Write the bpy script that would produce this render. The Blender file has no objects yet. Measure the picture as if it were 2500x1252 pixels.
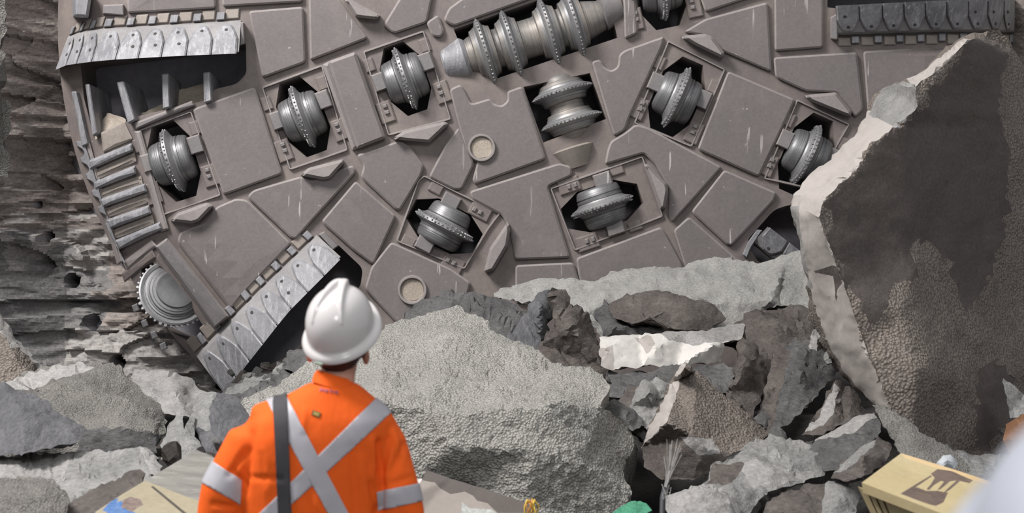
import bpy, bmesh, math, random
from mathutils import Vector, Matrix, noise
from mathutils.geometry import delaunay_2d_cdt
from mathutils.bvhtree import BVHTree

random.seed(7)
SC = bpy.context.scene
COL = SC.collection
F = 3320.0            # focal length in pixels of a 2500 px wide frame
CZ = 1.9              # camera height
D = 10.3              # distance of the cutterhead's face

# ------------------------------------------------------------------ camera
cam_d = bpy.data.cameras.new('camera')
cam_d.sensor_width = 36.0
cam_d.lens = F / 2500.0 * 36.0
cam_d.dof.use_dof = True
cam_d.dof.focus_distance = 8.6
cam_d.dof.aperture_fstop = 3.4
cam = bpy.data.objects.new('camera', cam_d)
cam.location = (0, 0, CZ)
cam.rotation_euler = (math.radians(90), 0, 0)
COL.objects.link(cam)
SC.camera = cam

# ------------------------------------------------------------------ world, lights, exposure
w = bpy.data.worlds.new('cavern_ambient')
SC.world = w
w.use_nodes = True
w.node_tree.nodes['Background'].inputs[0].default_value = (0.92, 0.95, 1.0, 1)
w.node_tree.nodes['Background'].inputs[1].default_value = 0.50


def area(name, loc, target, size, power, col=(1, 1, 1)):
    d = bpy.data.lights.new(name, 'AREA')
    d.shape = 'DISK'
    d.size = size
    d.energy = power
    d.color = col
    o = bpy.data.objects.new(name, d)
    o.location = loc
    o.rotation_euler = (Vector(target) - Vector(loc)).to_track_quat('-Z', 'Y').to_euler()
    COL.objects.link(o)


area('work_light_high', (-6.5, 3.6, 10.5), (-0.3, 8.8, 1.8), 3.4, 2000, (1.0, 0.97, 0.95))
area('work_light_overhead', (-1.5, 4.6, 10.5), (0.3, 7.0, 1.0), 3.0, 160, (1.0, 0.98, 0.96))
area('fill_light_behind', (1.0, -6.0, 7.5), (0.0, 9.0, 2.0), 2.5, 420, (1.0, 0.98, 0.96))  # added fill from behind the camera, no known lamp there

vs = SC.view_settings
vs.view_transform = 'Standard'
vs.look = 'None'
vs.gamma = 1.0
vs.use_curve_mapping = False
vs.exposure = 0.0


# ------------------------------------------------------------------ helpers
def P(px, py, Y):
    return Vector(((px - 1250.0) / F * Y, Y, CZ + (626.0 - py) / F * Y))


def tag(o, label=None, cat=None, group=None, kind=None):
    if label: o['label'] = label
    if cat: o['category'] = cat
    if group: o['group'] = group
    if kind: o['kind'] = kind
    return o


def empty(name, loc):
    o = bpy.data.objects.new(name, None)
    o.location = loc
    o.empty_display_size = 0.2
    COL.objects.link(o)
    return o


ORIG = {}


def build(name, verts, faces, mats, parent=None, smooth=False, midx=None, origin=None):
    """verts in world space; linked as one mesh object (origin at parent's origin or centroid)"""
    if not isinstance(mats, (list, tuple)): mats = [mats]
    vv = [Vector(v) for v in verts]
    if parent is not None:
        og = ORIG[parent.name]
    elif origin is not None:
        og = Vector(origin)
    else:
        og = sum(vv, Vector()) / len(vv)
        og.z = min(v.z for v in vv)
    me = bpy.data.meshes.new(name)
    me.from_pydata([tuple(v - og) for v in vv], [], faces)
    for m in mats: me.materials.append(m)
    if midx: me.polygons.foreach_set('material_index', midx)
    me.polygons.foreach_set('use_smooth', [smooth] * len(me.polygons))
    me.update()
    o = bpy.data.objects.new(name, me)
    COL.objects.link(o)
    if parent is not None:
        o.parent = parent
    else:
        o.location = og
    ORIG[o.name] = og
    return o


def fix_normals(o):
    bm = bmesh.new()
    bm.from_mesh(o.data)
    bmesh.ops.recalc_face_normals(bm, faces=bm.faces)
    bm.to_mesh(o.data)
    bm.free()
    return o


def smooth_by_angle(o, deg=35):
    me = o.data
    bm = bmesh.new()
    bm.from_mesh(me)
    for e in bm.edges:
        e.smooth = not (len(e.link_faces) == 2 and e.calc_face_angle(0) > math.radians(deg))
    for f in bm.faces: f.smooth = True
    bm.to_mesh(me)
    bm.free()
    return o


class MB:
    """collects shapes for ONE part's mesh"""
    def __init__(self):
        self.v, self.f, self.m = [], [], []

    def add(self, vs_, fs, mi=0):
        b = len(self.v)
        self.v += [Vector(x) for x in vs_]
        self.f += [tuple(b + i for i in f) for f in fs]
        self.m += [mi] * len(fs)

    def build(self, name, mats, parent=None, smooth=False, fix=True, ang=None):
        o = build(name, self.v, self.f, mats, parent, smooth, self.m)
        if fix: fix_normals(o)
        if ang: smooth_by_angle(o, ang)
        return o


def inside(pt, poly):
    x, y = pt
    c = False
    n = len(poly)
    j = n - 1
    for i in range(n):
        xi, yi = poly[i][0], poly[i][1]
        xj, yj = poly[j][0], poly[j][1]
        if (yi > y) != (yj > y) and x < (xj - xi) * (y - yi) / (yj - yi) + xi:
            c = not c
        j = i
    return c


def area2(poly):
    return sum(poly[i - 1][0] * poly[i][1] - poly[i][0] * poly[i - 1][1] for i in range(len(poly)))


def rounded(poly, r, n=4):
    """round the corners of a 2-D polygon"""
    out = []
    N = len(poly)
    for i in range(N):
        p = Vector(poly[i][:2]); a = Vector(poly[i - 1][:2]); b = Vector(poly[(i + 1) % N][:2])
        da, db = a - p, b - p
        la, lb = da.length, db.length
        if la < 1e-6 or lb < 1e-6: continue
        k = min(r, la * 0.45, lb * 0.45)
        p0, p1 = p + da / la * k, p + db / lb * k
        for j in range(n + 1):
            t = j / n
            out.append(tuple(p0 * (1 - t) ** 2 + p * 2 * t * (1 - t) + p1 * t * t))
    return out


def inset(poly, d):
    """move a polygon's outline inwards by d"""
    s = 1 if area2(poly) > 0 else -1
    N = len(poly)
    out = []
    for i in range(N):
        p = Vector(poly[i]); a = Vector(poly[i - 1]); b = Vector(poly[(i + 1) % N])
        e0 = (p - a); e1 = (b - p)
        if e0.length < 1e-6: e0 = e1.copy()
        if e1.length < 1e-6: e1 = e0.copy()
        n0 = Vector((-e0.y, e0.x)).normalized() * s
        n1 = Vector((-e1.y, e1.x)).normalized() * s
        m = n0 + n1
        if m.length < 1e-4: m = n0
        m.normalize()
        c = max(0.5, m.dot(n0))
        out.append(tuple(p + m * d / c))
    return out


def fill(poly, extra=(), spacing=0, holes=(), lines=()):
    """triangulate a 2-D outline with holes; returns verts2d, tris"""
    pts = [Vector(p[:2]) for p in poly]
    n = len(pts)
    edges = [(i, (i + 1) % n) for i in range(n)]
    for h in holes:
        b = len(pts)
        pts += [Vector(p[:2]) for p in h]
        edges += [(b + i, b + (i + 1) % len(h)) for i in range(len(h))]
    for h in lines:
        b = len(pts)
        pts += [Vector(p[:2]) for p in h]
        edges += [(b + i, b + (i + 1) % len(h)) for i in range(len(h))]
    for p in extra: pts.append(Vector(p[:2]))
    if spacing:
        x0 = min(p[0] for p in poly); x1 = max(p[0] for p in poly)
        y0 = min(p[1] for p in poly); y1 = max(p[1] for p in poly)
        y = y0 + spacing / 2
        while y < y1:
            x = x0 + spacing / 2
            while x < x1:
                if inside((x, y), poly): pts.append(Vector((x, y)))
                x += spacing
            y += spacing
    V, E, T, _, _, _ = delaunay_2d_cdt(pts, edges, [], 1, 1e-4)
    tris = []
    for t in T:
        c = sum((V[i] for i in t), Vector((0, 0))) / 3
        if inside(c, poly) and not any(inside(c, h) for h in holes): tris.append(tuple(t))
    return V, tris


# ------------------------------------------------------------------ materials
def new_mat(name):
    m = bpy.data.materials.new(name)
    m.use_nodes = True
    nt = m.node_tree
    return m, nt, nt.nodes['Principled BSDF']


def nd(nt, kind, **kw):
    n = nt.nodes.new(kind)
    for k, v in kw.items():
        if k.startswith('i_'):
            n.inputs[k[2:].replace('_', ' ')].default_value = v
        else:
            setattr(n, k, v)
    return n


def ramp(nt, src, stops):
    r = nt.nodes.new('ShaderNodeValToRGB')
    el = r.color_ramp.elements
    while len(el) < len(stops): el.new(0.5)
    for e, (p, c) in zip(el, stops):
        e.position = p
        e.color = (*c, 1) if len(c) == 3 else c
    nt.links.new(src, r.inputs[0])
    return r.outputs[0]


def mix(nt, fac, a, b, mode='MIX'):
    n = nt.nodes.new('ShaderNodeMix')
    n.data_type = 'RGBA'
    n.blend_type = mode
    for sock, v in ((n.inputs[0], fac), (n.inputs[6], a), (n.inputs[7], b)):
        if isinstance(v, (int, float)): sock.default_value = v
        elif isinstance(v, tuple): sock.default_value = (*v, 1) if len(v) == 3 else v
        else: nt.links.new(v, sock)
    return n.outputs[2]


def tex(nt, scale, detail=4, rough=0.55, stretch=None, rot=None, kind='noise', off=0.0):
    co = nt.nodes.new('ShaderNodeTexCoord')
    src = co.outputs['Object']
    mp = nt.nodes.new('ShaderNodeMapping')
    mp.inputs['Location'].default_value = (off, off * 0.7, -off)
    if stretch: mp.inputs['Scale'].default_value = stretch
    if rot: mp.inputs['Rotation'].default_value = rot
    nt.links.new(src, mp.inputs[0])
    if kind == 'noise':
        n = nt.nodes.new('ShaderNodeTexNoise')
        n.inputs['Scale'].default_value = scale
        n.inputs['Detail'].default_value = detail
        n.inputs['Roughness'].default_value = rough
        nt.links.new(mp.outputs[0], n.inputs['Vector'])
        return n.outputs[0]
    n = nt.nodes.new('ShaderNodeTexVoronoi')
    n.inputs['Scale'].default_value = scale
    nt.links.new(mp.outputs[0], n.inputs['Vector'])
    return n.outputs[0]


def bump(nt, bs, height, strength, dist):
    b = nt.nodes.new('ShaderNodeBump')
    b.inputs['Strength'].default_value = strength
    b.inputs['Distance'].default_value = dist
    nt.links.new(height, b.inputs['Height'])
    nt.links.new(b.outputs[0], bs.inputs['Normal'])


K0, K1 = (0, 0, 0), (1, 1, 1)


def steel_mat(name, c1, c2, dust, dust_amt, scratch, rough=0.62, metal=0.0, bstr=0.15, turned=False):
    m, nt, bs = new_mat(name)
    base = mix(nt, ramp(nt, tex(nt, 1.7, 5, 0.6), [(0.35, K0), (0.68, K1)]), c1, c2)
    base = mix(nt, ramp(nt, tex(nt, 60, 2, 0.6, off=3), [(0.3, (0.88,) * 3), (0.7, (1.1,) * 3)]), base, base, 'MIX')
    grain = ramp(nt, tex(nt, 45, 3, 0.7, off=5), [(0.3, (0.9,) * 3), (0.7, (1.08,) * 3)])
    base = mix(nt, 1.0, base, grain, 'MULTIPLY')
    d = ramp(nt, tex(nt, 3.3, 6, 0.7, off=9), [(0.52 - dust_amt * 0.3, K0), (0.85 - dust_amt * 0.3, (0.75,) * 3)])
    base = mix(nt, d, base, dust)
    if scratch > 0:
        for k, (ang, st) in enumerate(((0.5, (26, 26, 2.4)), (-0.55, (30, 30, 2.9)), (1.35, (22, 22, 2.2)))):
            s = ramp(nt, tex(nt, 1.0, 2, 0.5, stretch=st, rot=(0, ang, 0), off=4.1 * k + 1),
                     [(0.757 - scratch * 0.05, K0), (0.775 - scratch * 0.05, (0.75,) * 3)])
            g = ramp(nt, tex(nt, 1.1, 3, 0.5, off=7.7 * k), [(0.5, K0), (0.6, K1)])
            s = mix(nt, 1.0, s, g, 'MULTIPLY')
            base = mix(nt, s, base, (0.48, 0.45, 0.44))
        if scratch >= 1.5:
            sk = ramp(nt, tex(nt, 1.0, 4, 0.7, stretch=(34, 20, 2.2), off=3.3), [(0.50, K0), (0.64, (0.75,) * 3)])
            base = mix(nt, sk, base, (0.37, 0.365, 0.38))
        sp = ramp(nt, tex(nt, 22, 2, 0.5, off=2.2), [(0.73, K0), (0.76, (0.6,) * 3)])
        base = mix(nt, sp, base, (0.42, 0.39, 0.37))
    nt.links.new(base, bs.inputs['Base Color'])
    bs.inputs['Roughness'].default_value = rough
    bs.inputs['Metallic'].default_value = metal
    bs.inputs['Specular IOR Level'].default_value = 0.35
    if turned:
        tl = tex(nt, 1.0, 3, 0.7, stretch=(130, 1.2, 1.2))
        base = mix(nt, 1.0, base, ramp(nt, tl, [(0.35, (0.72,) * 3), (0.65, (1.2,) * 3)]), 'MULTIPLY')
        nt.links.new(base, bs.inputs['Base Color'])
        bump(nt, bs, tl, 0.5, 0.004)
    else:
        bump(nt, bs, tex(nt, 30, 5, 0.65), bstr, 0.01)
    return m


def rock_mat(name, c1, c2, c3, scale=3.0, grain=60.0, bs_=0.7, bd=0.012, gk='noise', stretch=None, rot=None, grain_amt=0.35, speck=None):
    m, nt, bs = new_mat(name)
    base = mix(nt, ramp(nt, tex(nt, scale, 6, 0.62, stretch, rot), [(0.36, K0), (0.64, K1)]), c1, c2)
    base = mix(nt, ramp(nt, tex(nt, scale * 2.7, 6, 0.7, stretch, rot, off=6), [(0.55, K0), (0.75, (0.8,) * 3)]), base, c3)
    g = tex(nt, grain, 3, 0.7, stretch, rot, kind=gk, off=2)
    lo, hi = 1 - grain_amt, 1 + grain_amt * 0.6
    gr = ramp(nt, g, [(0.25, (hi if gk != 'noise' else lo,) * 3), (0.72, (lo if gk != 'noise' else hi,) * 3)])
    base = mix(nt, 1.0, base, gr, 'MULTIPLY')
    if speck:
        sp = ramp(nt, tex(nt, grain * 0.55, 2, 0.5, off=8), [(0.66, K0), (0.72, (0.8,) * 3)])
        base = mix(nt, sp, base, speck)
    nt.links.new(base, bs.inputs['Base Color'])
    bs.inputs['Roughness'].default_value = 0.9
    bs.inputs['Specular IOR Level'].default_value = 0.2
    h = tex(nt, grain * 0.6, 5, 0.75, stretch, rot, off=4)
    if gk != 'noise':
        inv = ramp(nt, g, [(0.0, K1), (0.8, K0)])
        h = mix(nt, 0.5, h, inv)
    bump(nt, bs, h, bs_, bd)
    return m


def plain(name, c, rough=0.6, metal=0.0, var=0.12, spec=0.4, scale=20):
    m, nt, bs = new_mat(name)
    g = ramp(nt, tex(nt, scale, 4, 0.6), [(0.3, (1 - var,) * 3), (0.7, (1 + var,) * 3)])
    nt.links.new(mix(nt, 1.0, c, g, 'MULTIPLY'), bs.inputs['Base Color'])
    bs.inputs['Roughness'].default_value = rough
    bs.inputs['Metallic'].default_value = metal
    bs.inputs['Specular IOR Level'].default_value = spec
    return m


M = {}
M['plate'] = steel_mat('wear_plate_steel', (0.150, 0.133, 0.132), (0.172, 0.150, 0.146), (0.22, 0.195, 0.18), 0.05, 1.0)
M['base'] = steel_mat('face_steel', (0.150, 0.128, 0.124), (0.185, 0.156, 0.146), (0.26, 0.22, 0.19), 0.25, 0.0)
M['edge'] = steel_mat('worn_edge_steel', (0.24, 0.215, 0.208), (0.27, 0.242, 0.232), (0.33, 0.30, 0.28), 0.1, 0.0)
M['lip'] = steel_mat('scraped_lip_steel', (0.18, 0.18, 0.192), (0.25, 0.25, 0.265), (0.38, 0.375, 0.385), 0.35, 1.5, 0.5, 0.1, 0.4)
M['lip_dust'] = steel_mat('dust_caked_lip_steel', (0.21, 0.203, 0.202), (0.27, 0.26, 0.26), (0.37, 0.36, 0.355), 0.3, 0.0, 0.7, 0.0, 0.4)
M['block'] = steel_mat('block_steel', (0.17, 0.16, 0.162), (0.20, 0.185, 0.185), (0.26, 0.24, 0.23), 0.1, 0.5)
M['dusty'] = steel_mat('dusty_steel', (0.24, 0.21, 0.185), (0.31, 0.27, 0.24), (0.38, 0.34, 0.30), 0.3, 0.0)
M['cutter'] = steel_mat('cutter_steel', (0.17, 0.17, 0.172), (0.23, 0.23, 0.235), (0.25, 0.24, 0.23), 0.0, 0.0, 0.42, 0.55, 0.08, True)
M['cutter_dusty'] = steel_mat('dusty_cutter_steel', (0.16, 0.155, 0.152), (0.24, 0.23, 0.22), (0.36, 0.31, 0.26), 0.35, 0.0, 0.5, 0.35, 0.1, True)
M['ring'] = steel_mat('cutter_ring_steel', (0.22, 0.22, 0.225), (0.32, 0.32, 0.325), (0.40, 0.38, 0.36), 0.2, 0.0, 0.45, 0.5, 0.5, True)
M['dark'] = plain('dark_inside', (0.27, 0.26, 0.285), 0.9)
M['hole'] = plain('bolt_hole_dark', (0.06, 0.056, 0.055), 0.9)
M['sand'] = rock_mat('beige_fines', (0.36, 0.31, 0.26), (0.42, 0.37, 0.31), (0.30, 0.26, 0.22), 4, 90, 0.5, 0.006)
M['concrete'] = rock_mat('broken_concrete', (0.30, 0.292, 0.27), (0.36, 0.348, 0.318), (0.24, 0.224, 0.202), 2.2, 85, 1.0, 0.018, 'voronoi', grain_amt=0.34)
M['pale_concrete'] = rock_mat('pale_concrete', (0.27, 0.266, 0.252), (0.33, 0.323, 0.305), (0.21, 0.196, 0.182), 3.0, 70, 0.8, 0.014)
M['gravel'] = rock_mat('gravelly_brown_concrete', (0.17, 0.146, 0.127), (0.23, 0.198, 0.172), (0.135, 0.115, 0.103), 1.6, 70, 1.0, 0.022, 'voronoi', grain_amt=0.35)
M['darker'] = rock_mat('dark_brown_concrete', (0.088, 0.075, 0.070), (0.108, 0.092, 0.084), (0.080, 0.070, 0.064), 1.2, 60, 0.8, 0.012, grain_amt=0.25)
M['cream'] = rock_mat('cream_broken_face', (0.34, 0.312, 0.292), (0.38, 0.348, 0.325), (0.30, 0.275, 0.255), 2.0, 30, 0.35, 0.008, grain_amt=0.08)
M['slate'] = rock_mat('dark_slate', (0.075, 0.074, 0.075), (0.125, 0.122, 0.120), (0.19, 0.18, 0.17), 3.5, 40, 0.9, 0.015, stretch=(1, 1, 2.2), rot=(0.3, 0.5, 0))
M['slate_blue'] = rock_mat('blue_grey_slate', (0.09, 0.09, 0.095), (0.135, 0.134, 0.14), (0.19, 0.185, 0.182), 3.0, 34, 0.9, 0.015, stretch=(2.4, 1, 1), rot=(0, 0.5, 0.2))
M['brown_rock'] = rock_mat('brown_rock', (0.08, 0.069, 0.063), (0.125, 0.11, 0.10), (0.18, 0.162, 0.15), 3.2, 42, 0.9, 0.016, stretch=(1, 1, 1.8), rot=(0.2, 0.9, 0))
M['grey_rock'] = rock_mat('grey_rock', (0.19, 0.188, 0.182), (0.285, 0.28, 0.27), (0.37, 0.36, 0.345), 3.0, 46, 1.0, 0.016)
M['dust_rock'] = rock_mat('dust_covered_rock', (0.27, 0.262, 0.253), (0.34, 0.328, 0.316), (0.21, 0.2, 0.192), 4.0, 55, 0.9, 0.012)
M['speckled'] = rock_mat('speckled_gravel', (0.14, 0.134, 0.124), (0.215, 0.205, 0.188), (0.27, 0.256, 0.235), 3.0, 115, 1.0, 0.012, 'voronoi', grain_amt=0.32, speck=(0.33, 0.315, 0.29))
M['white_face'] = rock_mat('white_painted_face', (0.50, 0.485, 0.455), (0.55, 0.53, 0.50), (0.43, 0.41, 0.38), 2.5, 30, 0.3, 0.006, grain_amt=0.06)
M['wall'] = rock_mat('layered_wall_rock', (0.21, 0.182, 0.168), (0.34, 0.297, 0.272), (0.42, 0.385, 0.36), 1.5, 26, 0.9, 0.03, stretch=(0.45, 1, 2.4))
M['wall_dust'] = rock_mat('dusty_wall_rock', (0.30, 0.283, 0.272), (0.40, 0.378, 0.36), (0.25, 0.233, 0.222), 2.0, 30, 0.8, 0.02, stretch=(0.4, 1, 2.2))
M['wall_grey'] = rock_mat('grey_wall_rock', (0.17, 0.165, 0.163), (0.25, 0.243, 0.238), (0.33, 0.32, 0.312), 2.0, 34, 0.9, 0.02, stretch=(0.6, 1, 2.0))
M['floor'] = rock_mat('dark_rubble_floor', (0.045, 0.043, 0.042), (0.07, 0.066, 0.063), (0.09, 0.085, 0.08), 3, 40, 1.0, 0.03)
M['board'] = rock_mat('weathered_yellow_board', (0.29, 0.255, 0.18), (0.34, 0.30, 0.215), (0.23, 0.21, 0.155), 2.0, 40, 0.2, 0.003, grain_amt=0.10, stretch=(1, 1, 1))
M['board_dust'] = rock_mat('dusty_board', (0.17, 0.163, 0.147), (0.24, 0.233, 0.21), (0.33, 0.32, 0.30), 6.0, 60, 0.3, 0.004, grain_amt=0.15, stretch=(0.5, 3, 3))
M['crate'] = rock_mat('yellow_crate', (0.45, 0.365, 0.205), (0.50, 0.415, 0.25), (0.40, 0.335, 0.20), 2.0, 50, 0.15, 0.002, grain_amt=0.08)
M['crate_edge'] = rock_mat('orange_crate_edge', (0.60, 0.42, 0.22), (0.62, 0.46, 0.26), (0.52, 0.38, 0.2), 2.0, 50, 0.15, 0.002, grain_amt=0.08)
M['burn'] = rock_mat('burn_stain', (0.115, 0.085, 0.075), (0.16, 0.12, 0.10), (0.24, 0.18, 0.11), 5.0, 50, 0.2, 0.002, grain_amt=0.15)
M['brown_stain'] = rock_mat('brown_stain', (0.17, 0.13, 0.115), (0.21, 0.165, 0.145), (0.25, 0.2, 0.17), 9.0, 50, 0.2, 0.002)
M['blue_paint'] = rock_mat('blue_paint', (0.06, 0.13, 0.30), (0.10, 0.18, 0.36), (0.20, 0.24, 0.32), 9.0, 50, 0.1, 0.001)
M['groove'] = plain('dark_seam', (0.07, 0.06, 0.05), 0.9)
M['panel'] = rock_mat('grey_beige_panel', (0.31, 0.275, 0.25), (0.345, 0.305, 0.275), (0.28, 0.25, 0.225), 2.0, 50, 0.15, 0.003, grain_amt=0.06)
M['panel_dark'] = rock_mat('dark_panel_edge', (0.125, 0.108, 0.10), (0.145, 0.127, 0.117), (0.12, 0.105, 0.095), 2.0, 50, 0.2, 0.003, grain_amt=0.08)
M['paint_grey'] = rock_mat('flaked_grey_paint', (0.40, 0.41, 0.385), (0.46, 0.465, 0.44), (0.34, 0.35, 0.33), 5.0, 60, 0.3, 0.003)
M['green'] = rock_mat('green_sheet', (0.05, 0.21, 0.125), (0.075, 0.26, 0.16), (0.12, 0.26, 0.18), 6.0, 60, 0.4, 0.004)
M['yellow'] = plain('yellow_plastic', (0.60, 0.42, 0.07), 0.5)
M['orange_wire'] = plain('orange_wire', (0.55, 0.25, 0.05), 0.5)
M['black_rubber'] = plain('black_rubber', (0.035, 0.035, 0.04), 0.6)
M['fibre'] = plain('frayed_fibre', (0.30, 0.29, 0.28), 0.7)
M['plastic_white'] = plain('pale_plastic', (0.50, 0.53, 0.55), 0.35)
M['rust'] = rock_mat('rusty_timber', (0.20, 0.10, 0.055), (0.26, 0.14, 0.08), (0.15, 0.085, 0.055), 3.0, 40, 0.6, 0.006)
# person
M['orange'] = None


def cloth(name, c, amp=0.35):
    m, nt, bs = new_mat(name)
    g = ramp(nt, tex(nt, 12, 4, 0.6), [(0.3, (0.93,) * 3), (0.7, (1.05,) * 3)])
    nt.links.new(mix(nt, 1.0, c, g, 'MULTIPLY'), bs.inputs['Base Color'])
    bs.inputs['Roughness'].default_value = 0.8
    bs.inputs['Specular IOR Level'].default_value = 0.2
    bump(nt, bs, tex(nt, 14, 3, 0.5, stretch=(1.6, 1, 0.7)), amp, 0.012)
    return m


M['orange'] = cloth('orange_cotton', (0.80, 0.115, 0.012))
M['tape'] = plain('silver_reflective_tape', (0.40, 0.39, 0.42), 0.45, 0.0, 0.06)
M['strap'] = plain('black_webbing', (0.040, 0.038, 0.042), 0.75)
M['hat'] = plain('white_hat_shell', (0.56, 0.535, 0.53), 0.2, 0.0, 0.01, 0.5)
M['hat_blue'] = plain('bluish_hat_shell', (0.36, 0.38, 0.43), 0.4, 0.0, 0.01, 0.4)
M['hair'] = plain('dark_brown_hair', (0.040, 0.022, 0.020), 0.55, 0.0, 0.4, 0.4, 160)
M['skin'] = plain('skin', (0.50, 0.27, 0.19), 0.5, 0.0, 0.06)
M['navy'] = cloth('navy_cotton', (0.03, 0.034, 0.05))
M['boot'] = plain('brown_leather', (0.12, 0.075, 0.045), 0.5)
M['logo'] = plain('purple_print', (0.34, 0.10, 0.16), 0.7)
M['label_black'] = plain('black_woven_label', (0.05, 0.045, 0.02), 0.7)
M['label_gold'] = plain('gold_thread', (0.45, 0.33, 0.09), 0.6)
M['logo_green'] = plain('green_print', (0.25, 0.34, 0.27), 0.6)

# ------------------------------------------------------------------ CUTTERHEAD
HX, HY, HR = 1307.0, 60.0, 1172.0


def dome(px, py):
    r = math.hypot(px - HX, py - HY) / HR
    if r <= 0.80: return 0.0
    t = (r - 0.80) / 0.20
    return 0.42 * t * t


def S(px, py, h=0.0):
    """point of the domed face under a pixel, raised by h towards the front"""
    return P(px, py, D + dome(px, py) - h)


def ray_ring(r, n, a0=0.0):
    return [(HX + math.cos(a0 + 2 * math.pi * i / n) * r, HY + math.sin(a0 + 2 * math.pi * i / n) * r) for i in range(n)]


head = empty('cutterhead', P(HX, HY, D))
ORIG[head.name] = P(HX, HY, D)
tag(head, 'huge round steel tunnel boring cutterhead with disc cutters, rising behind the rubble', 'tunnel boring machine')


def plate(poly, h=0.035, r=9, bev=4.5, name='wear_plate', mat=None, parent=None, base=0.0, sp=42, drop=0.03):
    pts = rounded(poly, r)
    n = len(pts)
    low = pts
    top = inset(pts, bev)
    mb = MB()
    v = [S(x, y, base - drop) for x, y in low] + [S(x, y, base + h * 0.65) for x, y in low] + [S(x, y, base + h) for x, y in top]
    fs = []
    ed = []
    for i in range(n):
        j = (i + 1) % n
        fs.append((i, j, n + j, n + i))
        ed.append((n + i, n + j, 2 * n + j, 2 * n + i))
    mb.add(v, fs, 0)
    mb.f += ed
    mb.m += [1] * n
    V, T = fill(top, spacing=sp)
    mb.add([S(p.x, p.y, base + h) for p in V], T, 0)
    m0 = mat or M['plate']
    o = build(name, mb.v, mb.f, [m0, M['edge'] if m0 in (M['plate'], M['block']) else m0], parent or head, False, mb.m)
    bm = bmesh.new()
    bm.from_mesh(o.data)
    bmesh.ops.remove_doubles(bm, verts=bm.verts, dist=0.0004)
    bmesh.ops.recalc_face_normals(bm, faces=bm.faces)
    bm.to_mesh(o.data)
    bm.free()
    return o


def uv_frame(c, ax):
    """local frame in the picture plane: u along the cutter's axis, v along its rolling direction"""
    u = Vector(ax).normalized()
    v = Vector((-u.y, u.x))
    return lambda a, b: (c[0] + u.x * a + v.x * b, c[1] + u.y * a + v.y * b)


# ---- single disc cutters: centre, axis direction (picture px), half sizes of their slot
CUT = [((425, 392), (135, -42), 54, 98), ((740, 285), (140, -52), 54, 96), ((990, 192), (140, -50), 52, 88),
       ((1085, 552), (-70, 135), 54, 92), ((1470, 503), (-48, -145), 52, 98), ((1652, 238), (150, 66), 56, 98),
       ((1968, 378), (150, 68), 54, 102), ((1610, -28), (140, -30), 60, 98)]
holes = []
for c, ax, hu, hv in CUT:
    q = uv_frame(c, ax)
    k = 0.48
    holes.append([q(-hu, -hv * k), q(-hu * k, -hv), q(hu * k, -hv), q(hu, -hv * k), q(hu, hv * k), q(hu * k, hv), q(-hu * k, hv), q(-hu, hv * k)])
twin_hole = [(1278, 212), (1440, 178), (1480, 290), (1326, 348)]
quad_hole = [(1108, 72), (1300, 5), (1470, -55), (1508, 92), (1200, 196), (1130, 128)]
gauge_hole = [(345, 655), (372, 640), (400, 655), (520, 800), (470, 838), (400, 800), (345, 735)]
bucket_ul = rounded([(196, 150), (600, 100), (602, 180), (578, 205), (522, 218), (500, 245), (430, 262), (330, 285), (250, 330), (232, 345), (205, 240)], 12)
bucket_ll = rounded([(812, 585), (886, 655), (880, 700), (700, 870), (585, 925), (545, 960), (520, 945)], 14)
bucket_ur = [(2020, -40), (2440, -60), (2455, 8), (2040, 20), (2020, 18)]
bucket_lr = rounded([(1925, 500), (1890, 512), (1822, 588), (1850, 640), (1990, 680), (2040, 560), (1990, 500)], 14)
holes += [twin_hole, quad_hole, gauge_hole, bucket_ul, bucket_ll, bucket_ur, bucket_lr]

outer = ray_ring(HR - 6, 160)
extra = []
for rr in (0.80, 0.84, 0.88, 0.92, 0.96):
    extra += ray_ring(HR * rr, 110, rr)
extra = [p for p in extra if not any(inside(p, h) for h in holes)]
V2, T2 = fill(outer, extra=extra, spacing=90, holes=holes)
mb = MB()
mb.add([S(p.x, p.y) for p in V2], T2)
for h in holes:                                  # the slots' side walls
    n = len(h)
    a = [S(x, y) for x, y in h]
    b = [p + Vector((0, 0.38, 0)) for p in a]
    mb.add(a + b, [(i, (i + 1) % n, n + (i + 1) % n, n + i) for i in range(n)])
a = [S(x, y) for x, y in outer]
b = [p + Vector((0, 0.12, 0)) + (Vector((p.x, 0, p.z)) - Vector((ORIG[head.name].x, 0, ORIG[head.name].z))) * 0.004 for p in a]
c_ = [p + Vector((0, 1.3, 0)) for p in b]
n = len(outer)
mb.add(a + b + c_, [(i, (i + 1) % n, n + (i + 1) % n, n + i) for i in range(n)] + [(n + i, n + (i + 1) % n, 2 * n + (i + 1) % n, 2 * n + i) for i in range(n)])
mb.build('face_plate', M['base'], head, False, ang=30)
# dark drum behind the slots
ring = [P(x, y, D + 1.25) for x, y in ray_ring(HR * 1.02, 64)]
ring2 = [P(x, y, D + 0.62) for x, y in ray_ring(HR * 0.985, 64)]
mb = MB()
mb.add(ring + ring2, [tuple(range(64, 128))] + [(i, (i + 1) % 64, 64 + (i + 1) % 64, 64 + i) for i in range(64)])
mb.build('drum', M['dark'], head)

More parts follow.
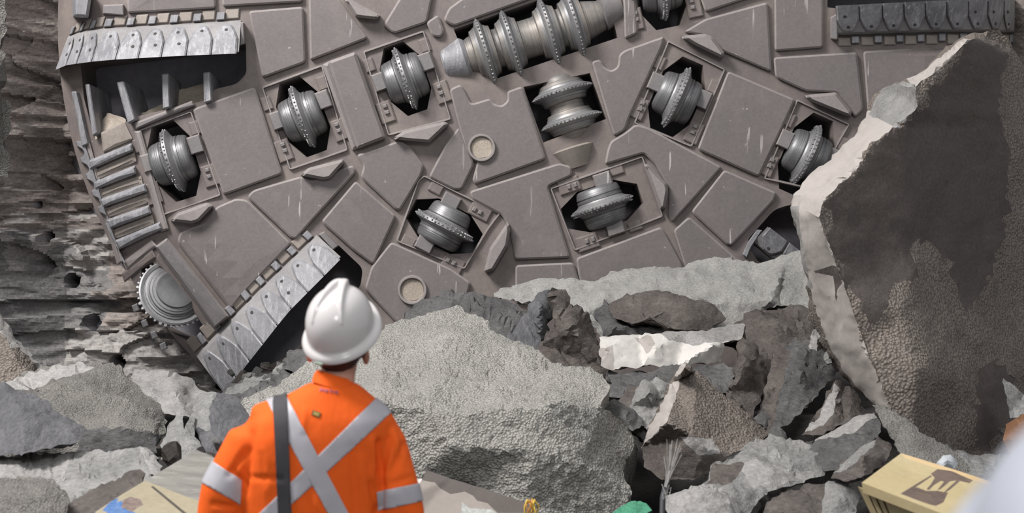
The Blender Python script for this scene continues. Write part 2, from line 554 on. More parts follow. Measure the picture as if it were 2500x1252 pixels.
# ---- wear plates (outlines of the raised plates)
PLATES = [
    [(607, 27), (740, 16), (746, 152), (640, 190), (620, 90)],
    [(753, -40), (800, -40), (828, 0), (898, 93), (757, 148)],
    [(311, -40), (525, -40), (527, 20), (311, 32)],
    [(541, -40), (738, -40), (740, 5), (543, 16)],
    [(935, 62), (985, -20), (1058, -20), (1042, 55), (962, 82)],
    [(1082, 50), (1095, 20), (1130, -5), (1165, -40), (1330, -40), (1300, -5), (1108, 64)],
    [(470, 266), (622, 212), (690, 424), (546, 476)],
    [(1097, 218), (1125, 205), (1150, 254), (1196, 240), (1204, 252), (1224, 259), (1240, 245), (1237, 223), (1275, 210), (1333, 388), (1160, 450), (1153, 440), (1166, 392), (1138, 372), (1118, 300)],
    [(1444, 150), (1466, 144), (1474, 163), (1492, 173), (1508, 163), (1511, 133), (1526, 122), (1622, 88), (1618, 110), (1536, 288), (1526, 318), (1499, 333), (1486, 292)],
    [(870, 378), (975, 343), (1002, 358), (1035, 405), (1028, 428), (976, 514), (965, 511), (880, 432), (888, 404)],
    [(868, 441), (967, 527), (912, 647), (865, 613), (784, 541)],
    [(603, 480), (618, 464), (735, 430), (760, 442), (862, 402), (870, 420), (722, 583), (710, 581)],
    [(528, 505), (577, 484), (604, 488), (711, 594), (562, 755), (432, 590), (440, 566), (500, 545)],
    [(1146, 467), (1365, 398), (1395, 406), (1397, 428), (1337, 455), (1392, 629), (1257, 634), (1245, 560), (1225, 525), (1152, 486)],
    [(1258, 647), (1400, 640), (1412, 680), (1440, 740), (1258, 740)],
    [(1406, 630), (1614, 553), (1664, 645), (1690, 720), (1430, 730), (1412, 672)],
    [(1644, 562), (1682, 528), (1806, 637), (1850, 700), (1700, 700), (1671, 648)],
    [(1687, 517), (1768, 414), (1896, 470), (1890, 490), (1786, 600), (1774, 597)],
    [(1490, 345), (1525, 324), (1551, 303), (1580, 310), (1763, 408), (1642, 543), (1632, 530), (1634, 462), (1600, 402), (1572, 374), (1476, 402), (1482, 368)],
    [(1777, 173), (1942, 243), (1853, 432), (1702, 364)],
    [(1722, 30), (1700, -30), (1870, -40), (1868, -18)],
    [(1668, 78), (1722, 46), (1874, 5), (1884, 176), (1762, 124), (1728, 88)],
    [(1890, -40), (2010, -40), (2010, 116), (1891, 125)],
    [(1888, 140), (2092, 127), (2108, 268), (2088, 288), (2044, 226), (1966, 222), (1892, 188)],
    [(2107, 125), (2360, 110), (2380, 330), (2120, 300)],
    [(906, 652), (955, 590), (1100, 655), (1150, 690), (1120, 790), (970, 790), (890, 705)],
    [(1046, 432), (1088, 352), (1120, 310), (1158, 400), (1128, 462), (1110, 464)],
    [(1520, -40), (1548, -40), (1558, 80), (1525, 96)],
    [(1040, 55), (1070, 35), (1085, 78), (1075, 92), (1055, 88)],
]
for pl in PLATES:
    plate(pl, 0.048, 9)
# raised block between two cutters: its left flank is a broad slope
plate([(800, 150), (868, 126), (942, 337), (872, 364)], 0.10, 7, 7, sp=60)
plate([(786, 158), (806, 148), (880, 360), (860, 368)], 0.055, 5, 8, sp=60)

# ---- pockets: low frames around every cutter
POCKETS = [[(636, 212), (788, 156), (852, 368), (706, 418)], [(884, 125), (1036, 72), (1104, 293), (946, 334)],
           [(332, 318), (468, 268), (542, 478), (392, 530)], [(1018, 440), (1035, 425), (1225, 520), (1195, 560), (1135, 660), (965, 590)],
           [(1340, 458), (1570, 378), (1622, 530), (1402, 615)], [(1630, 96), (1774, 168), (1690, 362), (1545, 302)],
           [(1945, 240), (2078, 302), (1985, 465), (1862, 438)]]
for pk in POCKETS:
    r_out = rounded(pk, 8)
    r_in = inset(r_out, 7)
    n = len(r_out)
    mb = MB()
    v = [S(x, y, -0.01) for x, y in r_out] + [S(x, y, 0.026) for x, y in inset(r_out, 2.5)] + [S(x, y, 0.026) for x, y in inset(r_out, 5)] + [S(x, y, -0.01) for x, y in r_in]
    mb.add(v, [(k * n + i, k * n + (i + 1) % n, (k + 1) * n + (i + 1) % n, (k + 1) * n + i) for k in range(3) for i in range(n)])
    mb.build('pocket_frame', M['edge'], head)


# ---- cutters
def lathe_verts(profile, seg, mtx):
    v, f = [], []
    for (x, r) in profile:
        for k in range(seg):
            a = 2 * math.pi * k / seg
            v.append(mtx @ Vector((x, r * math.cos(a), r * math.sin(a))))
    for i in range(len(profile) - 1):
        for k in range(seg):
            f.append((i * seg + k, i * seg + (k + 1) % seg, (i + 1) * seg + (k + 1) % seg, (i + 1) * seg + k))
    f.append(tuple(range(seg)))
    f.append(tuple((len(profile) - 1) * seg + k for k in range(seg)))
    return v, f


def button_mesh(mb, mtx, r, x, n, size, jit, seed=0):
    rnd = random.Random(seed)
    for k in range(n):
        a = 2 * math.pi * (k + rnd.uniform(-jit, jit)) / n
        s = size * rnd.uniform(0.75, 1.15)
        c = Vector((x + rnd.uniform(-1, 1) * jit * 0.01, math.cos(a) * r, math.sin(a) * r))
        er = Vector((0, math.cos(a), math.sin(a)))
        et = Vector((0, -math.sin(a), math.cos(a)))
        ex = Vector((1, 0, 0))
        v = []
        for hh, w_ in ((-0.012, 1.0), (s * 0.7, 0.95), (s * 1.2, 0.45)):
            for sx, st in ((-1, -1), (1, -1), (1, 1), (-1, 1)):
                v.append(mtx @ (c + er * hh + ex * sx * s * w_ * 0.62 + et * st * s * w_ * 0.62))
        f = [(8, 9, 10, 11)]
        for L in (0, 4):
            for q_ in range(4):
                f.append((L + q_, L + (q_ + 1) % 4, L + 4 + (q_ + 1) % 4, L + 4 + q_))
        mb.add(v, f)


def axis_mtx(center, axis):
    x = Vector(axis).normalized()
    t = Vector((0, 1, 0)) if abs(x.y) < 0.9 else Vector((0, 0, 1))
    z = x.cross(t).normalized()
    y = z.cross(x)
    return Matrix(((x.x, y.x, z.x, center.x), (x.y, y.y, z.y, center.y), (x.z, y.z, z.z, center.z), (0, 0, 0, 1)))


I4 = Matrix.Identity(4)
hub_prof = [(-0.158, 0.09), (-0.156, 0.128), (-0.148, 0.145), (-0.134, 0.156), (-0.115, 0.162), (-0.062, 0.170), (-0.056, 0.164), (-0.050, 0.164),
            (0.050, 0.164), (0.055, 0.176), (0.074, 0.176), (0.078, 0.168), (0.084, 0.168), (0.088, 0.174), (0.128, 0.166), (0.142, 0.156), (0.150, 0.138), (0.153, 0.10)]
ring_prof = [(-0.052, 0.150), (-0.052, 0.174), (-0.044, 0.178), (-0.034, 0.190), (-0.024, 0.212), (-0.017, 0.232), (-0.012, 0.237), (0.012, 0.237), (0.017, 0.232), (0.024, 0.212), (0.034, 0.190), (0.044, 0.178), (0.052, 0.174), (0.052, 0.150)]
SEG = 56
_hv, _hf = lathe_verts(hub_prof, SEG, I4)
_hub = MB(); _hub.add(_hv, _hf)
_rg = MB(); _rv, _rf = lathe_verts(ring_prof, SEG, I4); _rg.add(_rv, _rf)
button_mesh(_rg, I4, 0.236, 0.0, 44, 0.0105, 0.25, 3)
button_mesh(_rg, I4, 0.226, -0.022, 44, 0.007, 0.25, 5)
EMP = {}


def raw(name, mb, mats):
    me = bpy.data.meshes.new(name)
    me.from_pydata([tuple(v) for v in mb.v], [], mb.f)
    for m in (mats if isinstance(mats, list) else [mats]): me.materials.append(m)
    bm = bmesh.new(); bm.from_mesh(me)
    bmesh.ops.recalc_face_normals(bm, faces=bm.faces)
    for e in bm.edges: e.smooth = not (len(e.link_faces) == 2 and e.calc_face_angle(0) > 0.6)
    for f in bm.faces: f.smooth = True
    bm.to_mesh(me); bm.free()
    return me


hub_me = raw('disc_cutter', _hub, M['cutter'])
ring_me = raw('cutter_ring', _rg, M['ring'])


def world_dir(ax):
    return Vector((ax[0], 0, -ax[1])).normalized()


def put(name, me, mtx_world, parent):
    o = bpy.data.objects.new(name, me)
    COL.objects.link(o)
    o.parent = parent
    if parent is head:
        o.matrix_local = Matrix.Translation(-ORIG[head.name]) @ mtx_world
    else:
        o.matrix_local = mtx_world
    return o


CENT = {}
for (c, ax, hu, hv) in CUT:
    ctr = P(c[0], c[1], D + dome(*c) + 0.035)
    mtx = axis_mtx(ctr, world_dir(ax))
    hub = put('disc_cutter', hub_me, mtx, head)
    rg = put('cutter_ring', ring_me, I4, hub)
    # saddle blocks on both sides of the cutter, and the housing strips they are wedged into
    q = uv_frame(c, ax)
    for sgn in (-1, 1):
        off = -14 if sgn < 0 else -22
        if ax[0] < 0: off = -off
        a0, a1 = (sgn * 78, sgn * 44)
        plate([q(a0, off - 22), q(a1, off - 22), q(a1, off + 22), q(a0, off + 22)], 0.075, 2, 3, 'saddle_block', M['block'])
        b0, b1 = (sgn * 92, sgn * 55)
        e0, e1 = (34, 88) if off < 0 else (-88, -34)
        plate([q(b0, e0), q(b1, e0), q(b1, e1), q(b0, e1)], 0.022, 2, 3, 'housing_strip', M['base'])
        e0, e1 = (-78, -44) if off < 0 else (44, 78)
        plate([q(sgn * 84, e0), q(sgn * 60, e0), q(sgn * 60, e1), q(sgn * 84, e1)], 0.020, 2, 3, 'housing_strip', M['base'])
        for k in range(2):
            e = (46 + 16 * k) * (1 if off < 0 else -1)
            plate([q(sgn * 70 - 6, e - 5), q(sgn * 70 + 6, e - 5), q(sgn * 70 + 6, e + 5), q(sgn * 70 - 6, e + 5)], 0.042, 2, 2, 'wedge_bolt', M['block'])

# ---- twin and four-ring centre cutters: one shaft, several rings
def multi(c, ax, offs, half, r_body, y_off, nm):
    ctr = P(c[0], c[1], D + y_off)
    mtx = axis_mtx(ctr, world_dir(ax))
    prof = [(-half - 0.02, 0.09), (-half, 0.115)]
    for o_ in offs:
        prof += [(o_ - 0.105, r_body * 0.80), (o_ - 0.085, r_body * 0.82), (o_ - 0.078, r_body), (o_ - 0.05, r_body * 1.06), (o_ + 0.05, r_body * 1.06), (o_ + 0.078, r_body), (o_ + 0.085, r_body * 0.82), (o_ + 0.105, r_body * 0.80)]
    prof += [(half, 0.115), (half + 0.02, 0.09)]
    mbh = MB(); v, f = lathe_verts(prof, SEG, I4); mbh.add(v, f)
    hub = put(nm, raw(nm, mbh, M['cutter_dusty']), mtx, head)
    for k, o_ in enumerate(offs):
        mbr = MB()
        v, f = lathe_verts([(o_ - 0.052, r_body), (o_ - 0.050, r_body * 1.08), (o_ - 0.034, r_body * 1.12), (o_ - 0.016, r_body * 1.38), (o_ - 0.010, r_body * 1.41), (o_ + 0.010, r_body * 1.41), (o_ + 0.016, r_body * 1.38), (o_ + 0.034, r_body * 1.12), (o_ + 0.050, r_body * 1.08), (o_ + 0.052, r_body)], SEG, I4)
        mbr.add(v, f)
        button_mesh(mbr, I4, r_body * 1.405, o_, 46, 0.0105, 0.15, k)
        put('cutter_ring', raw('cutter_ring', mbr, M['ring']), I4, hub)
    return hub


multi((1384, 262), (36, 118), (-0.115, 0.115), 0.24, 0.165, 0.10, 'twin_disc_cutter')
multi((1298, 92), (165, -52), (-0.37, -0.165, 0.135, 0.335), 0.56, 0.185, 0.06, 'centre_disc_cutter')
# shaft caps of the centre cutter and the twin cutter's dusty end seat
for ci, (c, ax, l0, l1, r0, r1) in enumerate((((1112, 150), (165, -52), -0.10, 0.10, 0.115, 0.165), ((1497, 20), (165, -52), -0.10, 0.06, 0.15, 0.12), ((1402, 378), (36, 118), -0.06, 0.10, 0.17, 0.11))):
    mbc = MB()
    v, f = lathe_verts([(l0, r0 * 0.8), (l0 + 0.015, r0), (l1 - 0.03, r1), (l1, r1 * 0.85)], 36, axis_mtx(P(c[0], c[1], D + 0.06), world_dir(ax)))
    mbc.add(v, f)
    mbc.build('shaft_cap', (M['lip'], M['block'], M['dusty'])[ci], head, ang=30)

# gauge cutter at the rim, tilted outwards: stepped hub end towards the viewer
mtx = axis_mtx(P(424, 715, D + dome(424, 715) - 0.02), Vector((0.42, -0.80, 0.36)))
mbh = MB()
v, f = lathe_verts([(-0.10, 0.12), (-0.10, 0.20), (-0.03, 0.235), (0.01, 0.235), (0.012, 0.222), (0.022, 0.220), (0.026, 0.206), (0.034, 0.204), (0.036, 0.196), (0.050, 0.190), (0.054, 0.176), (0.060, 0.172), (0.064, 0.150), (0.082, 0.146), (0.084, 0.10), (0.084, 0.02)], SEG, I4)
mbh.add(v, f)
hub = put('disc_cutter', raw('disc_cutter', mbh, M['cutter']), mtx, head)
mbr = MB(); v, f = lathe_verts([(-0.045, 0.22), (-0.04, 0.24), (-0.018, 0.265), (0.012, 0.266), (0.020, 0.255), (0.016, 0.232)], SEG, I4); mbr.add(v, f[:-2])
button_mesh(mbr, I4, 0.265, -0.003, 40, 0.017, 0.1, 9)
put('cutter_ring', raw('cutter_ring', mbr, M['ring']), I4, hub)
plate([(378, 602), (408, 580), (560, 772), (524, 802)], 0.14, 4, 5, 'saddle_bar', M['block'], sp=30)
plate([(452, 690), (470, 676), (500, 720), (484, 734)], 0.05, 3, 4, 'saddle_block', M['block'])
plate([(296, 668), (372, 610), (382, 628), (304, 690)], 0.03, 3, 4, 'housing_strip', M['base'])
plate([(392, 610), (412, 640), (520, 790), (500, 800), (405, 665), (378, 632)], 0.02, 3, 4, 'housing_strip', M['base'])
for (x, y) in ((352, 790), (375, 818), (398, 846), (330, 752)):
    plate([(x - 9, y - 6), (x + 5, y - 12), (x + 12, y + 4), (x - 3, y + 10)], 0.05, 2, 2, 'rim_stud', M['lip'])

# ---- gauge wear bars and scalloped rim
for bar in ([(215, 392), (322, 349), (325, 369), (218, 416)], [(228, 444), (330, 403), (333, 424), (231, 464)], [(241, 487), (354, 447), (360, 468), (250, 507)],
            [(258, 537), (364, 500), (370, 521), (268, 560)], [(277, 588), (391, 541), (397, 559), (292, 609)]):
    plate(bar, 0.085, 3, 5, 'gauge_wear_bar', M['lip'], sp=16)
plate([(246, 324), (303, 296), (324, 340), (252, 372)], 0.03, 4, 4, 'wear_plate', M['dusty'], sp=20)
plate([(327, 300), (470, 245), (476, 258), (332, 316)], 0.06, 3, 4, 'wear_plate', M['block'], sp=30)
plate([(326, 320), (344, 318), (412, 560), (392, 566)], 0.05, 4, 5, 'gauge_rib', M['edge'], sp=24)
plate([(205, 352), (219, 348), (300, 640), (286, 648)], 0.055, 4, 5, 'gauge_rib', M['edge'], sp=24)
plate([(298, 640), (370, 585), (384, 600), (310, 660)], 0.03, 4, 5, 'gauge_rib', M['edge'], sp=24)
for k in range(4):                           # dusty hollows between the bars
    x0, y0, x1, y1 = [(222, 420, 328, 372), (234, 467, 344, 428), (252, 511, 360, 471), (270, 563, 372, 524)][k]
    plate([(x0, y0), (x1, y1), (x1 + 5, y1 + 22), (x0 + 7, y0 + 22)], 0.03, 3, 8, 'hollow_lining', M['dusty'], sp=18)
rim = []
for k in range(0, 100):
    y = 345 + (640 - 345) * k / 99
    a = math.asin(min(1, (y - HY) / (HR - 14)))
    x = HX - math.cos(a) * (HR - 14)
    nx = 0
    for cy in (372, 411, 452, 492, 533):
        d_ = abs(y - cy)
        if d_ < 13: nx = max(nx, math.sqrt(169 - d_ * d_))
    rim.append((x + nx, y))
rim = rim + [(302, 640), (292, 610), (262, 530), (238, 448), (216, 376), (205, 345)]
plate(rim, 0.07, 0.4, 1.5, 'scalloped_rim', M['lip'], sp=14)

# ---- deflector wedges
for df in ([(415, 540), (433, 520), (505, 494), (522, 502), (486, 540), (468, 546)], [(733, 428), (752, 410), (838, 388), (840, 398), (806, 436), (790, 439)],
           [(957, 338), (985, 320), (1086, 296), (1096, 303), (1048, 348), (990, 343)], [(838, -4), (850, -4), (930, 38), (918, 48), (868, 42)],
           [(1182, 662), (1195, 606), (1240, 540), (1246, 560), (1240, 600), (1205, 660), (1190, 666)], [(1570, 398), (1584, 402), (1628, 448), (1632, 464), (1624, 508), (1612, 512)],
           [(1660, 88), (1722, 82), (1740, 90), (1770, 130), (1762, 142), (1700, 112)], [(1962, 232), (2042, 225), (2080, 272), (2076, 285), (2064, 282), (1980, 248)]):
    plate(df, 0.13, 5, 7, 'deflector_wedge', M['edge'], sp=30)

# ---- lifting eye sockets
for (x, y, r) in ((1176, 361, 34), (1007, 708, 36)):
    ctr = P(x, y, D - 0.052)
    mt = axis_mtx(ctr, (0, -1, 0))
    mbc = MB()
    s = D / F
    prof = [(-0.055, r * s * 1.05), (0.012, r * s), (0.026, r * s * 0.95), (0.026, r * s * 0.84), (0.012, r * s * 0.76), (-0.03, r * s * 0.72), (-0.028, 0.01)]
    v, f = lathe_verts(prof, 40, mt)
    mbc.add(v, f[:-2])
    o = mbc.build('lifting_socket', [M['edge']], head, ang=30)
    disc = [mt @ Vector((0.003 + 0.003 * math.sin(k), math.cos(k * math.pi / 16) * r * s * 0.74, math.sin(k * math.pi / 16) * r * s * 0.74)) for k in range(32)]
    build('dust_fill', disc, [tuple(range(32))], M['sand'], o)


# ---- bucket lips with bolted teeth
def lip(top, bot, bounds, h_top, h_bot, flip=False, spacers=True, nm='bucket_lip', back=0.14):
    """top / bot: polylines (px) of the lip's back edge and cutting edge; bounds: tooth borders 0..1 along it"""
    def along(pl, t):
        L = [0]
        for a, b in zip(pl, pl[1:]): L.append(L[-1] + math.hypot(b[0] - a[0], b[1] - a[1]))
        d_ = t * L[-1]
        for i in range(len(pl) - 1):
            if d_ <= L[i + 1] or i == len(pl) - 2:
                k = (d_ - L[i]) / (L[i + 1] - L[i])
                return (pl[i][0] + (pl[i + 1][0] - pl[i][0]) * k, pl[i][1] + (pl[i + 1][1] - pl[i][1]) * k)

    def pt(t, s, up=0.0):
        a, b = along(top, t), along(bot, t)
        x, y = a[0] + (b[0] - a[0]) * s, a[1] + (b[1] - a[1]) * s
        return S(x, y, h_top + (h_bot - h_top) * s + up)
    N = 28
    mb = MB()
    v = []
    for i in range(N + 1):
        t = i / N
        v += [pt(t, -0.06, -back), pt(t, 0, -0.02), pt(t, 0.06, 0), pt(t, 0.97, 0), pt(t, 1.0, -0.03), pt(t, 1.0, -back - 0.1)]
    fs = []
    for i in range(N):
        for k in range(6):
            a = i * 6 + k; b = i * 6 + (k + 1) % 6
            fs.append((a, b, b + 6, a + 6))
    fs += [tuple(range(6)), tuple(N * 6 + k for k in range(6))]
    mb.add(v, fs)
    body = mb.build(nm, M['lip_dust'], head, ang=30)
    for t0, t1 in zip(bounds, bounds[1:]):
        w_ = t1 - t0
        g = 0.02
        shape = [(0.0 + g, 1.03), (0.0 + g, 0.52), (0.14, 0.30), (0.27, 0.12), (0.36, 0.06), (0.64, 0.06), (0.73, 0.12), (0.86, 0.30), (1.0 - g, 0.52), (1.0 - g, 1.03)]
        cx = sum(p[0] for p in shape) / len(shape); cy = 0.6
        ins = [(cx + (p[0] - cx) * 0.86, cy + (p[1] - cy) * (0.88 if p[1] < 0.9 else 1.0)) for p in shape]
        n = len(shape)
        tb = MB()
        vv = [pt(t0 + w_ * p[0], p[1], -0.02) for p in shape] + [pt(t0 + w_ * p[0], p[1], 0.022) for p in shape] + [pt(t0 + w_ * p[0], p[1], 0.036 if p[1] < 0.9 else 0.03) for p in ins]
        ff = [(i, (i + 1) % n, n + (i + 1) % n, n + i) for i in range(n)] + [(n + i, n + (i + 1) % n, 2 * n + (i + 1) % n, 2 * n + i) for i in range(n)]
        ff.append(tuple(2 * n + i for i in range(n)))
        tb.add(vv, ff)
        tooth = tb.build('bucket_tooth', M['lip'], body)
        # the bolt hole in the tooth is a dark ring of its own mesh inside the tooth
        hb = MB()
        for (hx, hy) in ((0.5, 0.24), (0.62, 0.62)) if (int(t0 * 100) % 3 == 0) else ((0.5, 0.24),):
            c = pt(t0 + w_ * hx, hy, 0.0375)
            e1 = (pt(t0 + w_ * (hx + 0.05), hy, 0.0375) - c).normalized() * 0.013
            e2 = (pt(t0 + w_ * hx, hy + 0.05, 0.0375) - c).normalized() * 0.013
            k0 = [c + e1 * math.cos(a) + e2 * math.sin(a) for a in [2 * math.pi * j / 12 for j in range(12)]]
            b = len(tooth.data.vertices)
            hb.add(k0, [tuple(range(12))])
        # merge the hole discs into the tooth mesh with their own material
        me = tooth.data
        me.materials.append(M['hole'])
        bm = bmesh.new(); bm.from_mesh(me)
        og = ORIG[tooth.name]
        for f in hb.f:
            nf = bm.faces.new([bm.verts.new(hb.v[i] - og) for i in f])
            nf.material_index = 1
        bm.to_mesh(me); bm.free()
    if spacers:
        for t0, t1 in zip(bounds, bounds[1:]):
            for (f0, f1, s0, s1, mt, hh) in ((0.05, 0.40, -0.34, -0.08, M['lip'], 0.05), (0.42, 0.98, -0.42, -0.10, M['dusty'], 0.02)):
                a, b, c, d_ = [(t0 + (t1 - t0) * f0, s0), (t0 + (t1 - t0) * f1, s0), (t0 + (t1 - t0) * f1, s1), (t0 + (t1 - t0) * f0, s1)]
                def xy(t, s):
                    A, B = along(top, t), along(bot, t)
                    return (A[0] + (B[0] - A[0]) * s, A[1] + (B[1] - A[1]) * s)
                plate([xy(*a), xy(*b), xy(*c), xy(*d_)], hh, 2, 2.5, 'spacer_block', mt, sp=30)
    return body


lip([(165, 92), (205, 78), (250, 72), (420, 62), (588, 52)], [(136, 168), (165, 156), (250, 145), (420, 135), (583, 128)],
    [0.0, 0.06, 0.12, 0.20, 0.33, 0.455, 0.58, 0.715, 0.85, 0.99], 0.10, 0.26)
lip([(775, 575), (640, 705), (480, 870)], [(833, 628), (700, 762), (545, 958)],
    [0.01, 0.14, 0.27, 0.40, 0.52, 0.65, 0.77, 0.89, 1.0], 0.10, 0.26)
lip([(2476, 78), (2420, 76), (2300, 76), (2044, 84)], [(2478, 0), (2420, 0), (2300, 3), (2040, 16)],
    [0.0, 0.06, 0.15, 0.26, 0.38, 0.50, 0.62, 0.74, 0.87, 1.0], 0.10, 0.26)
lip([(1990, 720), (1920, 660), (1838, 592)], [(2010, 655), (1950, 612), (1874, 553)],
    [0.0, 0.33, 0.62, 0.98], 0.08, 0.20, spacers=False)
plate([(586, 54), (596, 54), (598, 108), (584, 112)], 0.14, 3, 3, 'lip_end_block', M['block'])
plate([(2027, 42), (2046, 32), (2046, 98), (2027, 96)], 0.14, 5, 3, 'lip_end_block', M['block'])
plate([(776, 572), (792, 564), (828, 600), (812, 612)], 0.14, 4, 3, 'lip_end_block', M['block'])
plate([(1812, 622), (1826, 590), (1848, 560), (1862, 562), (1834, 606), (1824, 632)], 0.12, 4, 3, 'lip_end_block', M['lip'])
plate([(176, -20), (226, -20), (216, 44), (178, 42)], 0.22, 4, 8, 'rim_block', M['lip'])
plate([(252, 12), (302, 10), (303, 38), (251, 34)], 0.06, 2, 3, 'saddle_block', M['block'])

# ---- grizzly bars standing in the upper-left opening
for gb in ([(174, 224), (186, 222), (214, 352), (200, 358)], [(208, 206), (219, 205), (237, 326), (226, 332)], [(285, 201), (303, 198), (330, 292), (312, 302)],
           [(395, 181), (412, 179), (415, 262), (398, 266)], [(496, 177), (513, 175), (517, 246), (498, 252)]):
    pts = rounded(gb, 4)
    top_ = inset(pts, 3)
    n = len(pts)
    mb = MB()
    hgt = 0.10
    ya = [S(x, y, 0.0) for x, y in pts]
    v = [p + Vector((0.05 * (1 if gb[0][0] < 350 else 0.2), 0.34, -0.02)) for p in ya] + [S(x, y, hgt * 0.85) for x, y in pts] + [S(x, y, hgt) for x, y in top_]
    mb.add(v, [(i, (i + 1) % n, n + (i + 1) % n, n + i) for i in range(n)] + [(n + i, n + (i + 1) % n, 2 * n + (i + 1) % n, 2 * n + i) for i in range(n)] + [tuple(2 * n + i for i in range(n)), tuple(range(n))])
    mb.build('grizzly_bar', M['lip'], head)


# ------------------------------------------------------------------ ROCKS
def bary_depth(V, T, Z):
    tri = []
    for t in T:
        a, b, c = V[t[0]], V[t[1]], V[t[2]]
        det = (b.y - c.y) * (a.x - c.x) + (c.x - b.x) * (a.y - c.y)
        if abs(det) < 1e-9: continue
        tri.append((a, b, c, det, Z[t[0]], Z[t[1]], Z[t[2]]))

    def f(x, y):
        best, bz = 1e9, 0
        for a, b, c, det, za, zb, zc in tri:
            l0 = ((b.y - c.y) * (x - c.x) + (c.x - b.x) * (y - c.y)) / det
            l1 = ((c.y - a.y) * (x - c.x) + (a.x - c.x) * (y - c.y)) / det
            l2 = 1 - l0 - l1
            m_ = -min(l0, l1, l2)
            if m_ <= 1e-6: return l0 * za + l1 * zb + l2 * zc
            if m_ < best: best, bz = m_, l0 * za + l1 * zb + l2 * zc
        return bz
    return f


